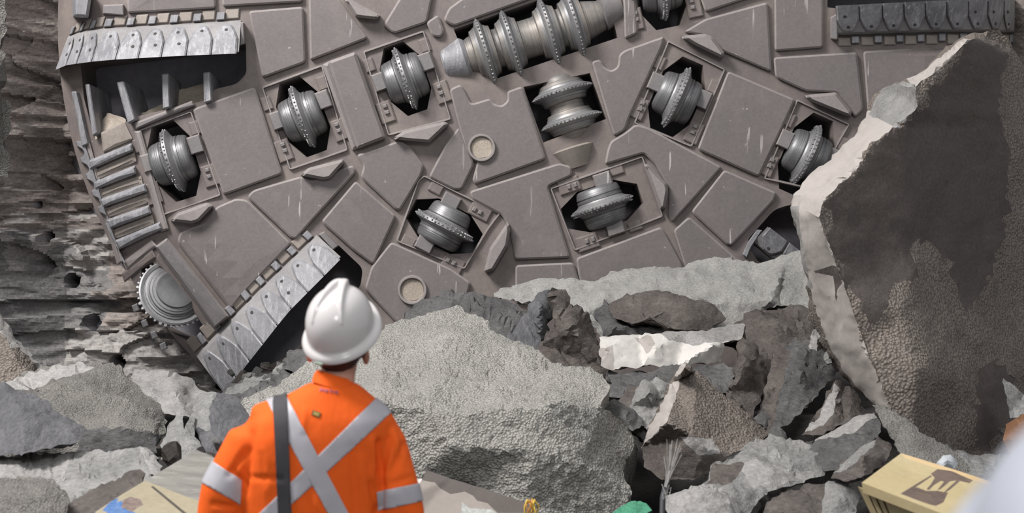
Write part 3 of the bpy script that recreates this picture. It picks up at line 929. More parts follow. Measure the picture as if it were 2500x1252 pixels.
def rock(name, label, cat, out, inner=(), mats=None, regions=(), thick=0.5, amp=0.02, freq=3.0, res=11, seed=0, crease=(), strata=None,
         shrink=0.8, back=(0, 1, -0.15), group=None, kind=None, flat=True, micro=0.006, parent=None, jag=0.0):
    rnd = random.Random(seed + 11)
    mats = mats if isinstance(mats, list) else [mats]
    # densified outline
    dense = []
    N = len(out)
    for i in range(N):
        a, b = out[i], out[(i + 1) % N]
        L = math.hypot(b[0] - a[0], b[1] - a[1])
        k = max(1, int(L / res))
        nrm = Vector((-(b[1] - a[1]), b[0] - a[0])) / max(L, 1e-6)
        for j in range(k):
            t = j / k
            w_ = jag * res * (noise.noise(Vector((a[0] + (b[0] - a[0]) * t, a[1] + (b[1] - a[1]) * t, seed)) * 0.045) * 1.6 + rnd.uniform(-0.5, 0.5)) if j else 0
            dense.append((a[0] + (b[0] - a[0]) * t + nrm.x * w_, a[1] + (b[1] - a[1]) * t + nrm.y * w_))
    # coarse facets give the depth
    cp = [Vector(p[:2]) for p in out] + [Vector(p[:2]) for p in inner]
    cz = [p[2] for p in out] + [p[2] for p in inner]
    ce = [(i, (i + 1) % N) for i in range(N)] + [(N + a if a >= 0 else -a - 1, N + b if b >= 0 else -b - 1) for a, b in crease]
    V, E, T, OV, _, _ = delaunay_2d_cdt(cp, ce, [], 0, 1e-5)
    Z = [cz[ov[0]] if ov else sum(cz) / len(cz) for ov in OV]
    poly = [p[:2] for p in out]
    T = [t for t in T if inside(sum((V[i] for i in t), Vector((0, 0))) / 3, poly)]
    dep = bary_depth(V, T, Z)
    # fine triangulation
    extra = [p[:2] for p in inner]
    x0 = min(p[0] for p in out); x1 = max(p[0] for p in out)
    y0 = min(p[1] for p in out); y1 = max(p[1] for p in out)
    shr = inset(dense, res * 0.45)
    y = y0
    row = 0
    while y < y1:
        x = x0 + (res * 0.5 if row % 2 else 0)
        while x < x1:
            q_ = (x + rnd.uniform(-0.3, 0.3) * res, y + rnd.uniform(-0.3, 0.3) * res)
            if inside(q_, shr): extra.append(q_)
            x += res
        y += res * 0.87
        row += 1
    lines, regions2 = [], []
    for poly_, k, *wob in regions:
        wob = wob[0] if wob else 0.8
        ln = []
        for i in range(len(poly_)):
            a, b = poly_[i], poly_[(i + 1) % len(poly_)]
            L = math.hypot(b[0] - a[0], b[1] - a[1])
            kk = max(1, int(L / (res * 0.9)))
            for j in range(kk):
                q_ = Vector((a[0] + (b[0] - a[0]) * j / kk, a[1] + (b[1] - a[1]) * j / kk))
                if amp > 0.001: q_ += Vector((noise.noise(Vector((q_.x * 0.06, q_.y * 0.06, seed))), noise.noise(Vector((q_.x * 0.06, q_.y * 0.06, seed + 9))))) * res * wob
                if wob > 1: q_ += Vector((noise.noise(Vector((q_.x * 0.017, q_.y * 0.017, seed + 3))), noise.noise(Vector((q_.x * 0.017, q_.y * 0.017, seed + 5))))) * res * wob
                ln.append((q_.x, q_.y))
        lines.append(ln)
        regions2.append((ln, k))
    regions = regions2
    flat_l = [p for l in lines for p in l]
    cellsz = res * 0.45
    occ = {(int(p[0] / cellsz), int(p[1] / cellsz)) for p in flat_l}
    extra = extra[:len(inner)] + [p for p in extra[len(inner):] if (int(p[0] / cellsz), int(p[1] / cellsz)) not in occ]
    FV, FT = fill(dense, extra=extra, lines=lines)
    nf = len(FV)
    idx = {}
    for i, p in enumerate(FV): idx[(round(p.x, 2), round(p.y, 2))] = i
    verts = [P(p.x, p.y, dep(p.x, p.y)) for p in FV]
    faces = list(FT)
    mi = []
    for t in FT:
        c = sum((FV[i] for i in t), Vector((0, 0))) / 3
        m_ = 0
        for poly_, k in regions:
            if inside(c, poly_): m_ = k
        mi.append(m_)
    loop = []
    for p in dense:
        k = idx.get((round(p[0], 2), round(p[1], 2)))
        if k is None:
            k = min(range(nf), key=lambda i: (FV[i].x - p[0]) ** 2 + (FV[i].y - p[1]) ** 2)
        if not loop or loop[-1] != k: loop.append(k)
    if loop[0] == loop[-1]: loop.pop()
    cen = sum((verts[i] for i in loop), Vector()) / len(loop)
    bk = Vector(back)
    eye = Vector((0, 0, CZ))
    bd = Vector((0, 0, bk.z)) * thick + (cen - eye).normalized() * thick * bk.y
    rings = max(2, min(7, int(thick / 0.09)))
    prev = loop
    for r_ in range(1, rings + 1):
        t = r_ / rings
        cur = []
        for i in loop:
            p = verts[i]
            k = 1 - (1 - shrink) * t * t
            q_ = cen + (p - cen) * k
            q_.y = p.y + (cen.y - p.y) * (0.0 if shrink >= 1.0 else 0.2) * t
            cur.append(len(verts))
            verts.append(q_ + ((p - eye).normalized() * bk.y + Vector((bk.x, 0, bk.z))) * thick * t)
        L = len(loop)
        for i in range(L):
            j = (i + 1) % L
            faces.append((prev[i], cur[i], cur[j], prev[j]))
            mi.append(0)
        prev = cur
    cb = sum((verts[i] for i in prev), Vector()) / len(prev) + bd * 0.05
    verts.append(cb)
    for i in range(len(prev)):
        faces.append((prev[i], len(verts) - 1, prev[(i + 1) % len(prev)]))
        mi.append(0)
    # relief
    bm = bmesh.new()
    bv = [bm.verts.new(v) for v in verts]
    for f, m_ in zip(faces, mi):
        if len(set(f)) < 3: continue
        try:
            nfc = bm.faces.new([bv[i] for i in f])
            nfc.material_index = m_
        except ValueError:
            pass
    bmesh.ops.recalc_face_normals(bm, faces=bm.faces)
    bm.normal_update()
    sv = Vector((seed * 3.7, seed * 1.3, seed * 2.1))
    for v in bm.verts:
        p = v.co
        d_ = amp * noise.fractal(p * freq + sv, 0.9, 2.1, 5) + micro * noise.noise(p * 38 + sv)
        if strata:
            dr, fr, st = strata
            dr = Vector(dr)
            wv = p.dot(dr) * fr + 0.8 * noise.noise(p * 1.7 + sv)
            d_ += st * noise.cell(Vector((math.floor(wv), seed, 0))) * 1.0
        v.co = p + v.normal * d_
    og = cen.copy()
    og.z = min(v.co.z for v in bm.verts)
    bmesh.ops.translate(bm, vec=-og, verts=bm.verts)
    me = bpy.data.meshes.new(name)
    bm.to_mesh(me)
    bm.free()
    for m_ in mats: me.materials.append(m_)
    me.polygons.foreach_set('use_smooth', [not flat] * len(me.polygons))
    o = bpy.data.objects.new(name, me)
    o.location = og
    COL.objects.link(o)
    ORIG[o.name] = og
    smooth_by_angle(o, 34)
    if label: tag(o, label, cat, group, kind)
    return o


# ---- the big boulder on the right
B_in = [(1997, 530, 6.55), (2010, 490, 6.6), (2080, 420, 6.75), (2130, 350, 6.85), (2190, 312, 6.95), (2238, 262, 7.0), (2230, 205, 7.05), (2360, 100, 7.3),
        (2060, 700, 6.5), (2110, 860, 6.42), (2455, 300, 7.65), (2440, 560, 7.5), (2380, 740, 7.15), (2250, 600, 6.95), (2200, 760, 6.56), (2240, 900, 6.40), (2400, 960, 6.85)]
B_out = [(2345, 88, 8.2), (2400, 80, 7.9), (2438, 68, 7.9), (2478, 130, 7.95), (2525, 210, 8.0), (2640, 420, 8.1), (2660, 800, 8.0), (2560, 1010, 7.6), (2470, 1070, 7.05), (2430, 1130, 6.75),
         (2330, 1125, 6.5), (2230, 1072, 6.36), (2178, 1012, 6.36), (2130, 985, 6.85), (2085, 945, 7.0), (2012, 830, 7.2), (1986, 750, 7.25), (1962, 640, 7.3), (1922, 505, 7.4), (1926, 466, 7.45),
         (1970, 425, 7.6), (2025, 385, 7.7), (2065, 330, 7.8), (2112, 285, 7.9), (2135, 235, 8.0), (2165, 212, 8.05), (2240, 178, 8.1), (2300, 120, 8.2)]
creamA = [(1900, 440), (2030, 370), (2120, 270), (2200, 260), (2190, 312), (2130, 350), (2080, 425), (2010, 490), (1999, 532), (1960, 520), (1915, 505)]
creamA2 = [(2215, 195), (2290, 145), (2350, 92), (2362, 98), (2300, 160), (2230, 212)]
creamB = [(1955, 510), (1999, 528), (2060, 700), (2112, 860), (2180, 1015), (2125, 988), (2075, 940), (2016, 840), (1984, 740), (1972, 600)]
paleL = [(1900, 490), (1956, 510), (1973, 600), (1985, 750), (1970, 760), (1950, 640)]
mossy = [(2160, 210), (2230, 200), (2240, 262), (2190, 312), (2120, 280)]
darker = [(2020, 500), (2090, 420), (2140, 350), (2240, 270), (2360, 110), (2440, 100), (2452, 300), (2455, 590), (2420, 660), (2390, 720), (2370, 752), (2340, 690), (2315, 660), (2280, 600), (2230, 590), (2235, 650),
        (2215, 690), (2170, 720), (2150, 780), (2130, 790), (2095, 745), (2060, 660), (2030, 580)]  # darker brown colour over the boulder's upper front
darker2 = [(2385, 900), (2430, 880), (2470, 930), (2480, 1030), (2400, 1095), (2370, 1040)]
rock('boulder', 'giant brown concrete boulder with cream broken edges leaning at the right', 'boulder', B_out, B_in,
     [M['gravel'], M['cream'], M['darker'], M['grey_rock'], M['pale_concrete']], [(darker, 2, 2.2), (darker2, 2, 2.0), (creamA, 1), (creamA2, 1), (creamB, 1), ([(1996, 656), (2036, 650), (2052, 660), (2064, 690), (2050, 684), (2042, 735), (2035, 702), (2030, 674)], 2), (paleL, 4), (mossy, 3)], thick=0.6, amp=0.035, freq=1.8, res=11, seed=3,
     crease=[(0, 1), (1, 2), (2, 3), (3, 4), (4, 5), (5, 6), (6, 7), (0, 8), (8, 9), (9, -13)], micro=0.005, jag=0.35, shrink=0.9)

# ---- the central concrete slab
C_out = [(590, 975, 6.9), (680, 928, 7.3), (760, 885, 7.7), (870, 840, 7.9), (935, 800, 8.0), (990, 775, 8.1), (1115, 745, 8.2), (1190, 785, 8.0), (1196, 806, 7.9), (1262, 842, 7.7), (1330, 880, 7.4),
         (1480, 905, 7.2), (1490, 942, 6.9), (1472, 985, 6.6), (1540, 1035, 6.75), (1553, 1085, 6.7), (1530, 1145, 6.6), (1545, 1200, 6.5), (1530, 1290, 6.4), (1290, 1290, 6.25), (1290, 1228, 6.3), (1210, 1210, 6.35),
         (1130, 1180, 6.4), (1040, 1147, 6.4), (1000, 1210, 6.4), (800, 1290, 6.3), (600, 1200, 6.5)]
C_in = [(760, 1010, 6.55), (930, 985, 6.5), (1050, 1000, 6.42), (1150, 1008, 6.4), (1260, 1000, 6.4), (1360, 985, 6.45), (1300, 1100, 6.32), (1100, 1090, 6.32), (1420, 1130, 6.38)]
rock('concrete_slab', 'big pebbly grey concrete slab lying behind the worker', 'rock', C_out, C_in, [M['concrete']], thick=0.9, amp=0.035, freq=2.2, res=8, seed=5,
     crease=[(0, 1), (1, 2), (2, 3), (3, 4), (4, 5), (5, -14)], micro=0.012, jag=0.3, shrink=0.9, back=(0, 1, -0.5))

# ---- the other rocks
SL = ((0.6, 0.2, 0.75), 22, 0.018)
R = [
    ('rock', 'dark grey slaty rock behind the top of the pebbly concrete slab', [(965, 785, 8.9), (1012, 742, 9.2), (1090, 700, 9.4), (1180, 718, 9.3), (1240, 735, 9.2), (1292, 760, 9.0), (1285, 830, 8.6), (1250, 860, 8.5), (1150, 850, 8.5), (1000, 830, 8.6)],
     [(1110, 760, 8.8), (1200, 770, 8.75)], [M['slate']], (), 0.5, 0.05, SL),
    ('rock', 'blue-grey slate shard standing between two dark rocks', [(1305, 712, 8.75), (1340, 708, 8.75), (1372, 712, 8.8), (1352, 770, 8.6), (1320, 850, 8.4), (1300, 900, 8.3), (1225, 860, 8.4), (1238, 815, 8.5), (1280, 770, 8.6)],
     [(1318, 760, 8.45)], [M['slate_blue']], (), 0.35, 0.03, ((0.9, 0.1, 0.35), 26, 0.014)),
    ('rock', 'brown-black slate wedge to the left of the white block', [(1352, 712, 8.5), (1376, 715, 8.55), (1382, 748, 8.5), (1440, 768, 8.6), (1466, 838, 8.5), (1478, 900, 8.3), (1470, 945, 8.2), (1300, 900, 8.2), (1318, 840, 8.35), (1342, 790, 8.4)],
     [(1390, 800, 8.25), (1362, 770, 8.35)], [M['brown_rock'], M['slate']], (), 0.5, 0.05, ((0.85, 0.1, 0.4), 24, 0.018)),
    ('concrete_beam', 'long pale concrete beam lying across the foot of the cutterhead', [(1205, 725, 9.4), (1222, 704, 9.6), (1312, 685, 9.6), (1390, 674, 9.6), (1440, 680, 9.6), (1490, 664, 9.6), (1560, 664, 9.6), (1640, 650, 9.6), (1720, 636, 9.6), (1830, 638, 9.5), (1925, 620, 9.4), (1975, 610, 9.3), (2000, 760, 9.0),  # a long concrete beam lying among the rocks
      (1900, 748, 9.05), (1835, 778, 9.0), (1740, 830, 9.0), (1560, 850, 9.0), (1470, 830, 9.05), (1430, 770, 9.2), (1380, 750, 9.3)],
     [(1480, 735, 9.1), (1620, 710, 9.08), (1760, 735, 9.05), (1880, 735, 9.02)], [M['pale_concrete']], (), 0.35, 0.045, None),
    ('rock', 'mottled brown rock under the long pale concrete beam', [(1486, 745, 8.9), (1530, 714, 8.95), (1625, 712, 8.95), (1745, 742, 8.9), (1768, 778, 8.8), (1722, 806, 8.6), (1640, 806, 8.55), (1545, 792, 8.6), (1500, 775, 8.75)],
     [(1620, 750, 8.6), (1580, 770, 8.55)], [M['brown_rock']], (), 0.4, 0.05, None),
    ('rock', 'charcoal stone tucked under the mottled brown rock', [(1448, 770, 8.9), (1476, 735, 8.95), (1500, 770, 8.85), (1560, 792, 8.75), (1660, 800, 8.7), (1690, 812, 8.7), (1560, 822, 8.65), (1470, 830, 8.6)],
     [(1500, 800, 8.55)], [M['slate']], (), 0.4, 0.04, None),
    ('concrete_block', 'broken block with a white face under the dark overhang', [(1462, 822, 8.45), (1560, 816, 8.55), (1680, 806, 8.6), (1760, 798, 8.7), (1822, 788, 8.8), (1812, 826, 8.5), (1768, 836, 8.35), (1760, 882, 8.3), (1650, 894, 8.2), (1570, 892, 8.18), (1500, 902, 8.15), (1466, 892, 8.15)],
     [(1480, 850, 8.2), (1600, 848, 8.2), (1740, 842, 8.25)], [M['white_face'], M['cream'], M['dust_rock']], [([(1440, 850), (1496, 846), (1502, 905), (1450, 900)], 1), ([(1548, 826), (1588, 818), (1600, 838), (1582, 862)], 1), ([(1600, 806), (1840, 780), (1815, 830), (1760, 834), (1690, 842), (1630, 828)], 2)], 0.35, 0.005, None),
    ('rock', 'dark layered strip of rock below the white block', [(1470, 905, 8.2), (1570, 896, 8.15), (1660, 892, 8.15), (1770, 878, 8.2), (1800, 915, 8.0), (1780, 960, 7.8), (1640, 955, 7.8), (1560, 975, 7.7), (1490, 962, 7.75)],
     [(1600, 915, 7.95)], [M['slate']], (), 0.4, 0.03, ((0, 0, 1), 34, 0.022)),
    ('rock', 'reddish brown rock between the pale beam and the giant boulder', [(1762, 835, 8.8), (1800, 790, 8.9), (1850, 765, 9.0), (1930, 738, 9.05), (1990, 742, 8.9), (2015, 820, 8.5), (1990, 870, 8.3), (1900, 875, 8.2), (1820, 880, 8.2)],
     [(1900, 800, 8.55)], [M['brown_rock'], M['brown_rock']], (), 0.5, 0.06, ((0.3, 0, 1), 20, 0.02)),
    ('rock', 'pointed brown slate shard behind the pyramid-shaped block', [(1790, 905, 7.9), (1815, 835, 8.1), (1838, 845, 8.1), (1872, 890, 8.0), (1868, 950, 7.8), (1840, 1000, 7.6), (1850, 1040, 7.4), (1760, 1020, 7.4), (1775, 960, 7.6)],
     [(1815, 900, 7.7)], [M['brown_rock']], (), 0.35, 0.03, ((0.8, 0, 0.5), 24, 0.016)),
    ('rock', 'large tilted slate plate leaning beside the dark gap', [(1890, 870, 7.9), (1935, 822, 8.1), (1985, 838, 8.0), (2030, 870, 7.9), (2042, 912, 7.7), (1980, 985, 7.4), (1925, 1040, 7.2), (1880, 1055, 7.15), (1835, 1020, 7.3), (1860, 950, 7.6)],
     [(1945, 920, 7.55)], [M['slate'], M['brown_rock']], [([(1850, 960), (1900, 850), (1930, 850), (1880, 1060), (1830, 1030)], 1)], 0.3, 0.03, ((0.7, 0, -0.6), 22, 0.016)),
    ('stone', 'small whitish stone wedged against the giant boulder', [(1970, 845, 7.6), (1978, 812, 7.7), (1998, 795, 7.75), (2012, 818, 7.7), (2022, 842, 7.6), (1995, 858, 7.5)], [(1995, 830, 7.5)], [M['dust_rock']], (), 0.18, 0.015, None),
    ('stone', 'tiny grey stone just below the small whitish stone', [(2012, 872, 7.5), (2022, 850, 7.55), (2036, 855, 7.55), (2040, 880, 7.45), (2020, 888, 7.4)], [(2026, 868, 7.42)], [M['grey_rock']], (), 0.14, 0.012, None),
    ('stone_block', 'pyramid-shaped concrete block with one cream face pointing up', [(1672, 884, 7.0), (1700, 905, 6.95), (1790, 980, 6.9), (1880, 1058, 6.85), (1850, 1085, 6.6), (1780, 1112, 6.4), (1770, 1140, 6.4), (1690, 1175, 6.4), (1615, 1172, 6.45), (1570, 1140, 6.6), (1563, 1092, 6.75), (1600, 1010, 6.9), (1640, 930, 7.0)],
     [(1668, 905, 6.72), (1627, 1032, 6.42), (1690, 1060, 6.38), (1720, 1090, 6.36)], [M['gravel'], M['cream'], M['brown_rock'], M['dust_rock']],
     [([(1560, 1095), (1627, 1032), (1690, 1062), (1720, 1092), (1790, 1110), (1770, 1150), (1690, 1190), (1600, 1185), (1560, 1140)], 2), ([(1555, 1100), (1672, 878), (1674, 890), (1627, 1034)], 1), ([(1660, 1065), (1740, 1070), (1760, 1105), (1700, 1112)], 3)], 0.45, 0.014, None),
    ('rock', 'grey streaked rock on the left flank of the pyramid-shaped block', [(1535, 990, 7.0), (1560, 930, 7.3), (1600, 922, 7.3), (1640, 935, 7.25), (1620, 990, 7.0), (1580, 1050, 6.85), (1540, 1030, 6.9)], [(1585, 960, 6.95)], [M['grey_rock']], (), 0.3, 0.025, ((0.9, 0, 0.3), 30, 0.012)),
    ('rock', 'slim grey stone against the right edge of the pebbly slab', [(1478, 985, 7.0), (1500, 975, 7.05), (1560, 1015, 6.95), (1575, 1040, 6.8), (1545, 1052, 6.7), (1500, 1020, 6.85)], [(1530, 1020, 6.75)], [M['slate']], (), 0.25, 0.02, None),
    ('rock', 'broad pale-topped rock below the pyramid-shaped block', [(1740, 1130, 6.3), (1800, 1095, 6.5), (1880, 1060, 6.7), (1960, 1075, 6.7), (2005, 1125, 6.5), (2015, 1160, 6.3), (1960, 1180, 6.15), (1880, 1200, 6.0), (1800, 1290, 5.9), (1700, 1290, 5.9), (1690, 1190, 6.1)],
     [(1860, 1140, 6.2), (1930, 1130, 6.3), (1790, 1190, 6.0)], [M['grey_rock'], M['dust_rock'], M['brown_rock']], [([(1800, 1130), (1900, 1120), (1990, 1150), (1900, 1190), (1830, 1180)], 1), ([(1740, 1130), (1820, 1130), (1790, 1180), (1720, 1180)], 2)], 0.5, 0.05, None),
    ('rock', 'low pale stone at the bottom edge beside the black hose', [(1625, 1215, 5.9), (1690, 1175, 6.0), (1750, 1180, 6.0), (1790, 1215, 5.9), (1800, 1290, 5.7), (1640, 1290, 5.7)], [(1720, 1205, 5.8)], [M['dust_rock']], (), 0.35, 0.04, None),
    ('rock', 'dark brown rounded rock at the bottom under the pale-topped rock', [(1850, 1290, 5.7), (1862, 1240, 5.8), (1905, 1195, 5.9), (1975, 1172, 6.0), (2018, 1172, 6.0), (2030, 1220, 5.8), (2020, 1290, 5.6)], [(1950, 1225, 5.72)], [M['brown_rock']], (), 0.4, 0.035, None),
    ('rock', 'narrow grey stone at the bottom beside the yellow crate', [(2018, 1185, 5.9), (2070, 1172, 5.95), (2084, 1200, 5.9), (2082, 1250, 5.7), (2070, 1290, 5.6), (2018, 1290, 5.6)], [(2050, 1220, 5.7)], [M['grey_rock'], M['slate']], (), 0.3, 0.03, None),
    ('rock', 'streaked tan rock under the giant boulder, right of the dark gap', [(2042, 930, 7.3), (2075, 955, 7.3), (2112, 1000, 7.1), (2100, 1020, 6.9), (2010, 1060, 6.75), (1958, 1062, 6.8), (1990, 1000, 7.0)], [(2040, 1000, 6.9)], [M['brown_rock'], M['dust_rock']], [([(1960, 1060), (2040, 940), (2060, 960), (2010, 1040)], 1)], 0.3, 0.025, ((0.7, 0, -0.7), 26, 0.012)),
    ('rock', 'dark green-grey rock with a flat pale top left of the mottled flake', [(1975, 1085, 6.6), (2020, 1052, 6.75), (2080, 1022, 6.8), (2135, 1000, 6.75), (2160, 1050, 6.5), (2140, 1090, 6.4), (2060, 1140, 6.3), (2010, 1150, 6.25), (1990, 1120, 6.4)],
     [(2030, 1068, 6.5), (2090, 1050, 6.5)], [M['slate'], M['dust_rock']], [([(1960, 1085), (2020, 1050), (2140, 1000), (2140, 1015), (2080, 1050), (2030, 1066)], 1)], 0.35, 0.03, None),
    ('cobble', 'oblong brown cobble resting against the yellow crate', [(2038, 1165, 5.9), (2050, 1140, 6.0), (2100, 1095, 6.15), (2145, 1068, 6.2), (2178, 1085, 6.15), (2165, 1120, 5.95), (2110, 1160, 5.8), (2060, 1175, 5.75)], [(2110, 1115, 5.85)], [M['brown_rock'], M['grey_rock']], [([(2038, 1165), (2100, 1095), (2145, 1068), (2130, 1095), (2070, 1150)], 1)], 0.25, 0.02, None),
    ('rock_flake', 'mottled sharp flake of concrete leaning behind the yellow crate', [(2128, 988, 6.3), (2140, 986, 6.3), (2210, 1018, 6.2), (2260, 1060, 6.1), (2335, 1108, 6.0), (2370, 1150, 5.9), (2300, 1165, 5.8), (2212, 1130, 5.9), (2180, 1085, 6.05)], [(2235, 1085, 5.98)], [M['speckled']], (), 0.10, 0.012, None),
    ('rubble_heap', 'low heap of grey crushed rock at the foot of the giant boulder', [(2270, 1085, 6.5), (2330, 1110, 6.5), (2400, 1118, 6.5), (2450, 1100, 6.6), (2520, 1090, 6.6), (2540, 1240, 6.0), (2440, 1230, 6.0), (2340, 1190, 6.1), (2290, 1130, 6.3)], [(2400, 1160, 6.2)], [M['grey_rock']], (), 0.3, 0.05, None),
    ('rock_flake', 'grey-green triangular flake at the right edge of the photo', [(2450, 924, 6.5), (2500, 962, 6.5), (2560, 985, 6.5), (2530, 1000, 6.4), (2468, 1018, 6.35), (2458, 975, 6.4)], [], [M['grey_rock']], (), 0.10, 0.012, None),
    # left side
    ('rock', 'rounded gravelly boulder at the left, above the flat dark slate', [(-40, 940, 7.0), (40, 925, 7.1), (110, 905, 7.2), (200, 888, 7.3), (290, 893, 7.3), (345, 930, 7.2), (400, 985, 7.0), (405, 1055, 6.7), (395, 1110, 6.5), (250, 1120, 6.4), (60, 1120, 6.4), (-40, 1100, 6.5)],
     [(205, 1040, 6.45), (300, 1035, 6.5), (380, 1050, 6.6), (200, 930, 6.95), (100, 950, 6.8)], [M['speckled'], M['slate'], M['dust_rock']], [([(200, 1040), (255, 1030), (380, 1055), (410, 1060), (400, 1130), (180, 1130)], 1), ([(-40, 945), (200, 885), (230, 900), (60, 940), (-40, 965)], 2)], 0.6, 0.045, None),
    ('slate_slab', 'flat dark slate slab jutting in at the left edge', [(-60, 920, 6.4), (0, 938, 6.35), (90, 965, 6.3), (160, 1010, 6.2), (207, 1052, 6.1), (185, 1080, 5.9), (60, 1108, 5.7), (-60, 1115, 5.7)], [(60, 1000, 6.05)], [M['slate_blue'], M['slate']], (), 0.3, 0.02, ((0, 0.3, 1), 40, 0.006)),
    ('rock', 'dust-topped rock at the left below the dark slate slab', [(-60, 1105, 6.0), (60, 1112, 6.0), (170, 1112, 6.0), (290, 1102, 6.0), (350, 1102, 6.0), (388, 1140, 5.8), (372, 1166, 5.6), (250, 1215, 5.4), (150, 1230, 5.35), (-60, 1190, 5.4)],
     [(150, 1150, 5.65), (250, 1160, 5.6), (40, 1160, 5.55)], [M['grey_rock'], M['dust_rock']], [([(-60, 1110), (170, 1115), (160, 1150), (110, 1180), (-60, 1190)], 1), ([(340, 1100), (390, 1140), (370, 1170), (350, 1130)], 1)], 0.5, 0.045, None),
    ('rock', 'coarse gravelly lump in the bottom left corner', [(-60, 1165, 5.2), (60, 1170, 5.2), (130, 1178, 5.15), (165, 1215, 5.0), (175, 1300, 4.8), (-60, 1300, 4.8)], [(60, 1220, 4.95)], [M['speckled']], (), 0.4, 0.04, None),
    ('rock', 'smooth grey rock between the corner lump and the yellow board', [(140, 1230, 5.2), (220, 1205, 5.3), (330, 1165, 5.4), (350, 1200, 5.2), (300, 1300, 4.9), (150, 1300, 4.9)], [(235, 1235, 5.05)], [M['brown_rock'], M['grey_rock']], (), 0.4, 0.04, None),
    ('rock', 'grey chunk with a pale rim behind the yellow board', [(395, 1120, 6.3), (400, 1040, 6.6), (440, 990, 6.8), (450, 1050, 6.5), (470, 1010, 6.7), (480, 1090, 6.4), (440, 1135, 6.2)], [(430, 1070, 6.4)], [M['grey_rock']], (), 0.35, 0.04, None),
    ('rock', "blue-grey rock beside the worker's left shoulder", [(478, 968, 7.0), (520, 960, 7.05), (570, 975, 7.0), (610, 1000, 6.9), (600, 1060, 6.6), (560, 1130, 6.4), (500, 1110, 6.4), (480, 1040, 6.7)], [(530, 1010, 6.7), (515, 1060, 6.55)], [M['slate_blue'], M['grey_rock']], [([(470, 960), (525, 960), (515, 1050), (480, 1060)], 1)], 0.4, 0.04, None),
    ('rock', 'rough dark rock under the lower bucket lip', [(540, 965, 7.9), (560, 930, 8.2), (600, 918, 8.4), (650, 905, 8.5), (690, 870, 8.6), (720, 840, 8.7), (770, 850, 8.6), (800, 880, 8.3), (760, 920, 8.0), (680, 955, 7.7), (600, 1000, 7.4)], [(690, 905, 8.1), (620, 945, 7.8)], [M['slate'], M['grey_rock']], [([(540, 965), (600, 915), (690, 880), (690, 900), (600, 960)], 1)], 0.4, 0.05, ((0.2, 0, 1), 26, 0.02)),
    ('rock', 'pale dusty ledge at the foot of the left tunnel wall', [(300, 960, 9.0), (330, 900, 9.5), (400, 900, 9.6), (470, 935, 9.6), (530, 965, 9.3), (540, 1000, 8.8), (470, 1020, 8.5), (400, 1010, 8.5)], [(430, 960, 8.9)], [M['dust_rock']], (), 0.5, 0.05, ((0.2, 0, 1), 22, 0.02)),
    ('rock', 'coarse concrete chunk with a pale slanting edge low on the left edge', [(-60, 730, 8.2), (0, 768, 8.2), (40, 825, 8.1), (115, 902, 8.0), (100, 960, 7.6), (-60, 980, 7.4)], [(0, 810, 7.85), (40, 870, 7.7)], [M['gravel'], M['dust_rock']], [([(-60, 730), (0, 766), (118, 902), (100, 905), (30, 850), (-10, 800)], 1)], 0.5, 0.035, None),
    ('concrete_column', 'pale speckled concrete edge with bites at the far left', [(-70, -60, 7.2), (8, -60, 7.2), (15, 20, 7.2), (16, 80, 7.2), (4, 98, 7.2), (3, 118, 7.2), (18, 130, 7.2), (20, 200, 7.2), (4, 218, 7.2), (4, 238, 7.2), (22, 245, 7.2), (24, 320, 7.2), (8, 345, 7.2), (10, 365, 7.2), (26, 380, 7.2), (20, 430, 7.2), (-70, 440, 7.2)], [(-20, 200, 7.0)], [M['speckled']], (), 0.4, 0.02, None),
    ('rock', 'dark angular stone beside the helmet, under the bucket lip', [(695, 900, 8.1), (700, 860, 8.3), (735, 850, 8.3), (790, 852, 8.2), (800, 900, 8.0), (740, 915, 7.9)], [(745, 875, 8.0)], [M['slate']], (), 0.3, 0.02, None),
    ('rock', 'brown stone in the gap left of the pyramid-shaped block', [(1500, 1000, 7.6), (1530, 940, 7.8), (1580, 950, 7.7), (1580, 1010, 7.5), (1540, 1040, 7.3)], [(1545, 985, 7.45)], [M['brown_rock']], (), 0.3, 0.03, None),
]
for k, (nm, lab, out, inn, mats, regs, th, am, st) in enumerate(R):
    cat = {'stone': 'stone', 'cobble': 'stone', 'concrete_block': 'concrete block', 'stone_block': 'concrete block', 'concrete_column': 'concrete column', 'rubble_heap': 'rubble'}.get(nm, 'rock')
    rock(nm, lab, cat, out, inn, mats, regs, thick=th * 0.45, shrink=0.6, amp=am, freq=3.2, res=8, seed=20 + k, strata=st, jag=0.45 if nm not in ('stone_block',) else 0.15, micro=0.008)

# ---- beige fines caught in the cutterhead's upper-left opening
for k, o_ in enumerate(([(226, 345), (243, 300), (262, 276), (286, 282), (308, 291), (308, 302), (250, 330)], [(322, 292), (345, 280), (372, 268), (396, 255), (400, 268), (332, 302)], [(412, 262), (416, 236), (430, 222), (470, 214), (497, 204), (500, 250)])):
    rock('dirt', ('beige fines heaped beside the lowest grizzly bars of the cutterhead', 'beige fines caught behind the middle grizzly bar', 'beige fines between the two upper grizzly bars')[k], 'dirt', [(x, y, D + dome(x, y) + 0.06 + 0.25 * (320 - y) / 120) for x, y in o_], [], [M['sand']], thick=0.12, amp=0.02, seed=120 + k, res=7, kind='stuff', jag=0.3, shrink=0.7)
